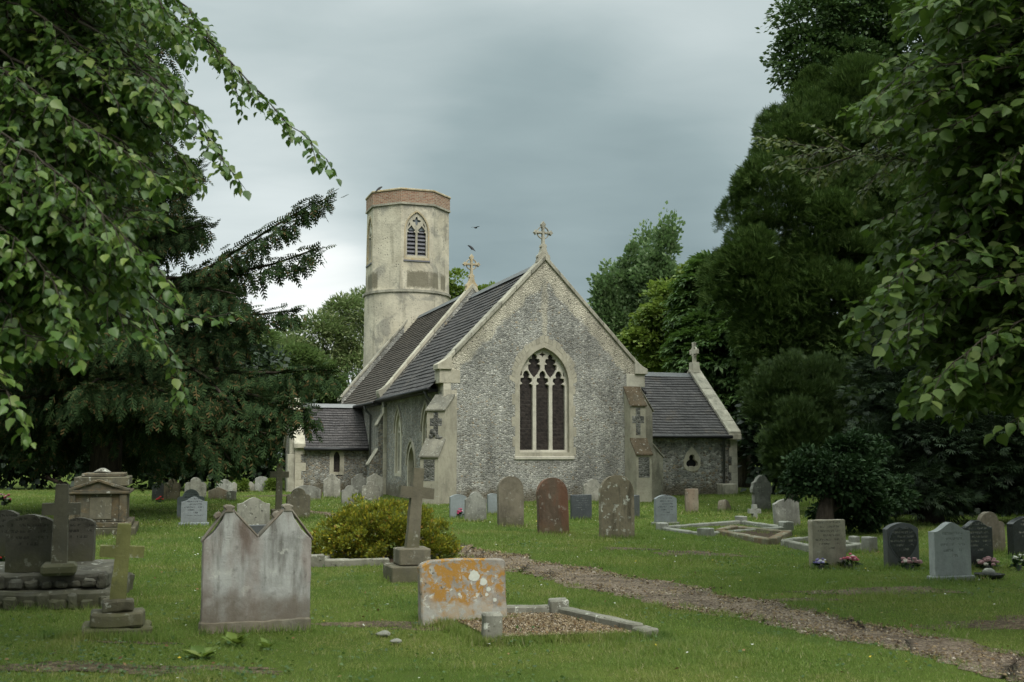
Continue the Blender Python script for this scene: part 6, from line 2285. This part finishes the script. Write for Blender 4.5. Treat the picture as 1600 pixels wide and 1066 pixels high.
# long grass around the feet of stones, crosses and kerbs
foot = []
for ob in list(C.objects):
    if ob.parent is None and ob.name.split('.')[0] in ('headstone', 'grave_cross', 'grave_marker', 'chest_tomb', 'stone_fragment'):
        foot.append((ob.location.x, ob.location.y, ob.rotation_euler.z, .42 if ob.name.startswith('head') else .36))
        if 'mossy stone cross on a stepped' in ob['label']:
            foot += [(ob.location.x+ox, ob.location.y+oy, 0, .4) for ox, oy in ((-.1, -.22), (.15, -.2), (0, -.16), (.05, -.26), (-.05, -.12))]
for a, b in zip(front_kerb, front_kerb[1:]+front_kerb[:1]):
    for t in np.linspace(0, 1, 7):
        q = a.lerp(b, t)
        foot.append((q.x, q.y, math.atan2((b-a).y, (b-a).x), .16))
for fx, fy, fa, fr in foot:
    dd = math.hypot(fx, fy)
    n = int(min(900, 5200/dd))
    u = rng.uniform(-fr*1.25, fr*1.25, n)
    v = -np.abs(rng.normal(size=n))*.07-.06
    x = fx+u*math.cos(fa)-v*math.sin(fa)
    y = fy+u*math.sin(fa)+v*math.cos(fa)
    pos = np.stack([x, y, gzn(x, y)-.004], 1)
    ax = rng.normal(size=(n, 3))*np.array([.35, .35, 0])+UP
    hh = rng.uniform(.04, .13, n)*min(1.0, .75+dd*.012)
    nr = rng.normal(size=(n, 3))*np.array([1, .4, .1])+np.array([0, -.6, 0])
    V, F = leaf_arrays(pos, ax, nr, hh, 'blade', 1.0)
    V = V.reshape(-1, 3, 3)
    mid = (V[:, 0]+V[:, 1])/2
    half = V[:, 1]-V[:, 0]
    half = half/np.linalg.norm(half, axis=1, keepdims=True)*max(.006, .0008*dd)/2
    V[:, 0], V[:, 1] = mid-half, mid+half
    VV.append(V.reshape(-1, 3))
    FF.append(F+off)
    off += 3*n
o = raw_mesh('grass', np.concatenate(VV), np.concatenate(FF), GR)
o['kind'] = 'stuff'

# --- small leaves of clover and weeds in the lawn, thicker at the lower left
LF_WEED = material('weed_leaf', leaf_fn([(0, (.030, .070, .018)), (.6, (.055, .11, .028)), (1, (.10, .16, .05))], .3, (.12, .2, .04)))
x, y = ground_points(70000, 6.4, 19)
m_ = vnoise(x, y, .5, 9)
w_ = np.clip(m_*1.5-.75, 0, 1)*.8
w_ += np.exp(-(((x+3.2)/1.6)**2+((y-8.2)/.9)**2))*1.1
keep = (rng.random(len(x)) < w_*.62) & ~inside(PATHPOLY, x, y)
x, y = x[keep], y[keep]
n = len(x)
o = leaf_mesh('ground_cover', np.stack([x, y, gzn(x, y)+rng.uniform(.01, .055, n)], 1), rng.normal(size=(n, 3))*np.array([1, 1, .25]), UP+rng.normal(size=(n, 3))*.35, rng.uniform(.016, .040, n), 'lime', LF_WEED)
o['kind'] = 'stuff'
# --- stones of the gravel path and of the grave filling
VV, FF, off = [], [], 0
OCT_V = np.array([(1, 0, 0), (-1, 0, 0), (0, 1, 0), (0, -1, 0), (0, 0, .7), (0, 0, -.7)], float)
OCT_F = np.array([(0, 2, 4), (2, 1, 4), (1, 3, 4), (3, 0, 4), (2, 0, 5), (1, 2, 5), (3, 1, 5), (0, 3, 5)])
def pebbles(x, y, size, z=.012):
    n = len(x)
    sv = OCT_V[None]*size[:, None, None]*rng.uniform(.55, 1.3, (n, 1, 3))+rng.normal(size=(n, 6, 3))*size[:, None, None]*.22
    a = rng.uniform(0, 2*PI, n)
    ca, sa = np.cos(a)[:, None], np.sin(a)[:, None]
    vx = sv[..., 0]*ca-sv[..., 1]*sa
    vy = sv[..., 0]*sa+sv[..., 1]*ca
    V = np.stack([vx+x[:, None], vy+y[:, None], sv[..., 2]+(gzn(x, y)+z)[:, None]], -1)
    return V.reshape(-1, 3), (OCT_F[None]+(np.arange(n)*6)[:, None, None]).reshape(-1, 3)


def stone_fn(nt):
    g = nt.n.new('ShaderNodeNewGeometry')
    return dict(col=nt.ramp(g.outputs['Random Per Island'], [(0, (.050, .035, .024)), (.45, (.150, .108, .060)), (.85, (.275, .21, .128)), (1, (.40, .35, .29))]), rough=.9, spec=.2)
PEB = material('gravel_stone', stone_fn)
x, y = ground_points(260000, 6.5, 30, 1)
k = inside(PATHPOLY, x, y) & (rng.random(len(x)) < np.clip(1.5-y/22, .25, 1)*np.clip(vnoise(x, y, .5, 21)*2.4-.35, .15, 1))
x, y = x[k], y[k]
spill = rng.normal(size=(len(x), 2))*.05
V, F = pebbles(x+spill[:, 0], y+spill[:, 1], rng.uniform(.006, .017, len(x))*(.8+y/30), .016)
o = raw_mesh('gravel', V, F, PEB)
o['kind'] = 'stuff'
x = rng.uniform(KERB[:, 0].min(), KERB[:, 0].max(), 14000)
y = rng.uniform(KERB[:, 1].min(), KERB[:, 1].max(), 14000)
k = inside(KERB, x, y)
x, y = x[k], y[k]
V, F = pebbles(x, y, rng.uniform(.006, .014, len(x)), .042)
o = raw_mesh('gravel', V, F, PEB)
o['kind'] = 'stuff'
# --- dead leaves, daisies
LITTER = material('dead_leaf', leaf_fn([(0, (.07, .042, .022)), (.6, (.16, .095, .045)), (1, (.28, .18, .09))], .15, (.2, .12, .05), .8, .15))
x, y = ground_points(9000, 6.4, 24)
pk = inside(PATHPOLY, x, y)
kb = inside(KERB, x, y)
k = (rng.random(len(x)) < np.where(pk, .45, .035)) | kb | (rng.random(len(x)) < bare(x, y)*.8)
x, y = x[k], y[k]
xe = rng.uniform(KERB[:, 0].min(), KERB[:, 0].max(), 900)
ye = rng.uniform(KERB[:, 1].min(), KERB[:, 1].max(), 900)
k = inside(KERB, xe, ye)
x, y = np.concatenate([x, xe[k]]), np.concatenate([y, ye[k]])
n = len(x)
o = leaf_mesh('leaf_litter', np.stack([x, y, gzn(x, y)+rng.uniform(.03, .055, n)], 1), rng.normal(size=(n, 3))*np.array([1, 1, .3]), UP+rng.normal(size=(n, 3))*.4, rng.uniform(.02, .05, n), 'oval', LITTER)
o['kind'] = 'stuff'
DAISY = material('daisy_petal', leaf_fn([(0, (.6, .6, .55)), (.82, (.7, .7, .66)), (.83, (.6, .45, .04)), (1, (.6, .45, .04))], .2, (.6, .6, .5), .7, .2))
x, y = ground_points(900, 7, 34)
k = ~inside(PATHPOLY, x, y) & ~inside(CHPOLY, x, y)
x, y = x[k], y[k]
n = len(x)
o = leaf_mesh('daisies', np.stack([x, y, gzn(x, y)+rng.uniform(.03, .055, n)], 1), rng.normal(size=(n, 3))*np.array([1, 1, .1]), UP+rng.normal(size=(n, 3))*.3, rng.uniform(.014, .024, n)*(1+y/40), 'broad', DAISY, None, 1.2)
o['kind'] = 'stuff'

# --- broad leaved weeds before the double stone
for i, (px, py, nl, sz, lab) in enumerate(((318, 1030, 8, .16, 'pale green broad leaved weed nearest the camera on the left'), (368, 1008, 9, .15, 'pale green broad leaved weed below the middle of the double headstone'), (420, 1012, 6, .11, 'smaller pale green weed right of another, below the double headstone'))):
    q = G(px, py)
    root = empty('weed', (q.x, q.y, gz(q.x, q.y)), 0, lab, 'plant', 'broad leaved weeds in the lawn')
    a = rng.uniform(0, 2*PI, nl)
    ax = np.stack([np.cos(a), np.sin(a), rng.uniform(.3, .9, nl)], 1)
    leaf_mesh('foliage', ax*.02+UP*.015, ax, UP+rng.normal(size=(nl, 3))*.25-ax*.2, rng.uniform(.6, 1.1, nl)*sz, 'lime', LF_ASH, root, .75)
    bm = bmesh.new()
    for v in ax:
        tube(bm, [(0, 0, -.02), tuple(v*.03)], [.005, .004], 5)
    build('stem', bm, LF_WEED, root)

# --- flowers at the graves
def petal_fn(stops):
    def fn(nt):
        g = nt.n.new('ShaderNodeNewGeometry')
        return dict(col=nt.ramp(g.outputs['Random Per Island'], stops, 'CONSTANT'), rough=.7, spec=.25)
    return fn
FL = {
    'pink': material('pink_flowers', petal_fn([(0, (.45, .06, .14)), (.5, (.62, .30, .36)), (.8, (.7, .62, .6))])),
    'red': material('red_flowers', petal_fn([(0, (.45, .02, .02)), (.6, (.55, .05, .04))])),
    'white': material('white_flowers', petal_fn([(0, (.6, .6, .52)), (.6, (.5, .5, .45))])),
    'purple': material('purple_yellow_flowers', petal_fn([(0, (.20, .17, .38)), (.35, (.55, .53, .58)), (.6, (.5, .42, .05))])),
    'mixed': material('mixed_flowers', petal_fn([(0, (.5, .10, .16)), (.35, (.62, .55, .52)), (.6, (.55, .33, .05)), (.8, (.55, .25, .30))])),
    'dusty': material('dusty_pink_flowers', petal_fn([(0, (.30, .17, .18)), (.5, (.42, .33, .30)), (.8, (.5, .46, .40))])),
}


def flowers(px, py, wpx, hpx, kind, label, seed, pot=True):
    r = np.random.default_rng(seed)
    q = G(px, py)
    d = q.y*CP-1.6*SP
    w_, h_ = wpx*d/FPX, hpx*d/FPX
    root = empty('flower_bunch', (q.x, q.y, gz(q.x, q.y)), 0, label, 'flowers')
    n = 46
    a = r.uniform(0, 2*PI, n)
    rad = r.random(n)**.5*w_/2
    pos = np.stack([np.cos(a)*rad, np.sin(a)*rad*.6, h_*(.35+.35*r.random(n))*(1-.4*(rad/(w_/2))**2)], 1)
    ax = pos*np.array([1.5, 1.5, .5])+r.normal(size=(n, 3))*.1
    leaf_mesh('foliage', pos*.8, ax, UP+r.normal(size=(n, 3))*.5, h_*.35*r.uniform(.6, 1.3, n), 'oval', LF_HOLLY, root)
    m = 16
    a = r.uniform(0, 2*PI, m)
    rad = r.random(m)**.5*w_/2*.92
    c = np.stack([np.cos(a)*rad, np.sin(a)*rad*.6-.02, h_*(.55+.45*r.random(m))*(1-.35*(rad/(w_/2))**2)], 1)
    VV, FF, off = [], [], 0
    for j in range(m):
        # each bloom: a cupped rosette of ten petals joined at the centre
        k = 10
        fr = w_*.085*r.uniform(.8, 1.3)
        vs, fs = [c[j]], []
        for ring, (rr2, zz) in enumerate(((.5, .75), (1.0, .35), (.75, -.35))):
            for i in range(k):
                an = 2*PI*i/k+ring*.3
                s = rr2*(1+.22*(i % 2))
                vs.append(c[j]+fr*np.array([math.cos(an)*s, math.sin(an)*s, zz]))
        for i in range(k):
            i2 = (i+1) % k
            fs.append((0, 1+i, 1+i2, 0))
            fs.append((1+i, 1+k+i, 1+k+i2, 1+i2))
            fs.append((1+k+i, 1+2*k+i, 1+2*k+i2, 1+k+i2))
        vs = np.array(vs)
        f4 = [f for f in fs if len(set(f)) == 4]
        f3 = [f[:3] for f in fs if len(set(f)) == 3]
        tri = [t for f in f4 for t in ((f[0], f[1], f[2]), (f[0], f[2], f[3]))]+f3
        VV.append(vs)
        FF.append(np.array(tri)+off)
        off += len(vs)
    raw_mesh('blooms', np.concatenate(VV), np.concatenate(FF), FL[kind], root)
    if pot:
        bm = bmesh.new()
        tube(bm, [(0, 0, -.02), (0, 0, h_*.3)], [w_*.16, w_*.2], 10)
        build('pot', bm, PIPE, root)
    return root


flowers(717, 808, 15, 17, 'pink', 'pink flowers in front of the blue grey headstone at the left of the middle row', 1)
flowers(250, 786, 13, 10, 'red', 'red flowers in front of the small dark grey headstone', 2)
flowers(1237, 819, 22, 14, 'white', 'white flowers at the foot of the grey low arched headstone', 3)
flowers(1283, 890, 26, 19, 'purple', 'purple and yellow flowers at the left foot of the buff headstone', 4)
flowers(1326, 888, 34, 24, 'mixed', 'bright mixed flowers at the right foot of the buff headstone', 5)
flowers(1421, 888, 36, 20, 'dusty', 'dusty pink flowers below the heart headstone', 6)
flowers(1543, 888, 38, 20, 'dusty', 'dark pink flowers before the black ogee headstone', 7)
flowers(1592, 890, 22, 30, 'white', 'cream flowers at the right edge of the picture', 8)
flowers(2, 884, 14, 26, 'red', 'red flowers at the left edge of the picture', 9)
flowers(6, 790, 22, 20, 'mixed', 'distant bunch of mixed flowers at the left edge under the trees', 10)
# low black bowl with pale stones
q = G(1546, 903)
root = empty('grave_bowl', (q.x, q.y, gz(q.x, q.y)), 0, 'low black bowl with a pale stone in it, right of the light granite headstone', 'bowl')
bm = bmesh.new()
tube(bm, [(0, 0, 0), (0, 0, .035), (0, 0, .07)], [.10, .17, .19], 20)
build('bowl', bm, G_BLACK, root, smooth=False)
bm = bmesh.new()
tube(bm, [(0, 0, .06), (0, 0, .09), (.01, 0, .125), (.01, 0, .14)], [.07, .085, .06, .02], 9)
build('stone', bm, G_WHITE, root, smooth=True)
# two small stones lying left of the kerbed grave
for px, py, s, lab in ((598, 992, .05, 'small pale stone lying in the grass left of the orange headstone'), (617, 1003, .04, 'smaller pale stone lying nearer the camera than its neighbour')):
    q = G(px, py)
    bm = bmesh.new()
    bmesh.ops.create_icosphere(bm, subdivisions=2, radius=s)
    for v in bm.verts:
        v.co = Vector((v.co.x*1.3, v.co.y, v.co.z*.5))*(1+.25*math.sin(v.co.x*60+v.co.y*40))
    o = build('loose_stone', bm, G_WHITE, None)
    o.location = (q.x, q.y, gz(q.x, q.y)+.035)
    tag(o, lab, 'stone')


# --- birds
def bird(loc, rz, label, flying=False, sc=1.0):
    root = empty('bird', loc, rz, label, 'bird')
    m = material('black_feather', plain_fn((.015, .016, .02), .6, .3))
    bm = bmesh.new()
    prof = [(-.20, .008), (-.15, .022), (-.08, .050), (0, .062), (.07, .052), (.105, .036), (.125, .040), (.150, .036), (.168, .018), (.20, .004)]
    up = .9 if not flying else .1
    pts = [(x, 0, (x if x < .1 else .1+(x-.1)*.3)*up) for x, r_ in prof]
    tube(bm, [Vector(p)*sc for p in pts], [r_*sc for x, r_ in prof], 10)
    build('body', bm, m, root, smooth=True)
    for s in (-1, 1):
        bm = bmesh.new()
        if flying:
            v = [(.06, s*.04, .03), (.08, s*.18, .10), (.0, s*.36, .06), (-.05, s*.20, .07), (-.08, s*.04, .02)]
        else:
            v = [(.06, s*.058, .07), (-.02, s*.072, .01), (-.18, s*.03, -.16), (-.08, s*.066, -.10), (.0, s*.07, -.04)]
        top = [bm.verts.new(Vector(q)*sc) for q in v]
        bot = [bm.verts.new((Vector(q)+Vector((0, s*.004, -.012)))*sc) for q in v]
        bm.faces.new(top)
        bm.faces.new(bot[::-1])
        for i in range(len(v)):
            j = (i+1) % len(v)
            bm.faces.new([top[i], bot[i], bot[j], top[j]])
        build('wing', bm, m, root)
        if not flying:
            bm = bmesh.new()
            tube(bm, [Vector((.0, s*.02, -.03))*sc, Vector((.02, s*.02, -.13))*sc], [.006*sc, .005*sc], 5)
            build('leg', bm, m, root)


bird(chp(.0, NW0+.2, NAP+1.72), TH+2.6, 'black bird perched on the cross of the nave gable', sc=.85)
bird(tuple(P(743, 356, 46)), 1.0, 'dark bird flying in the sky between the tower and the chancel gable', True, .6)
bird(chp(TC[0]-1.72, TC[1]-1.0, OT+.90), TH+.2, 'brown bird perched on the left corner of the tower parapet', sc=1.0)
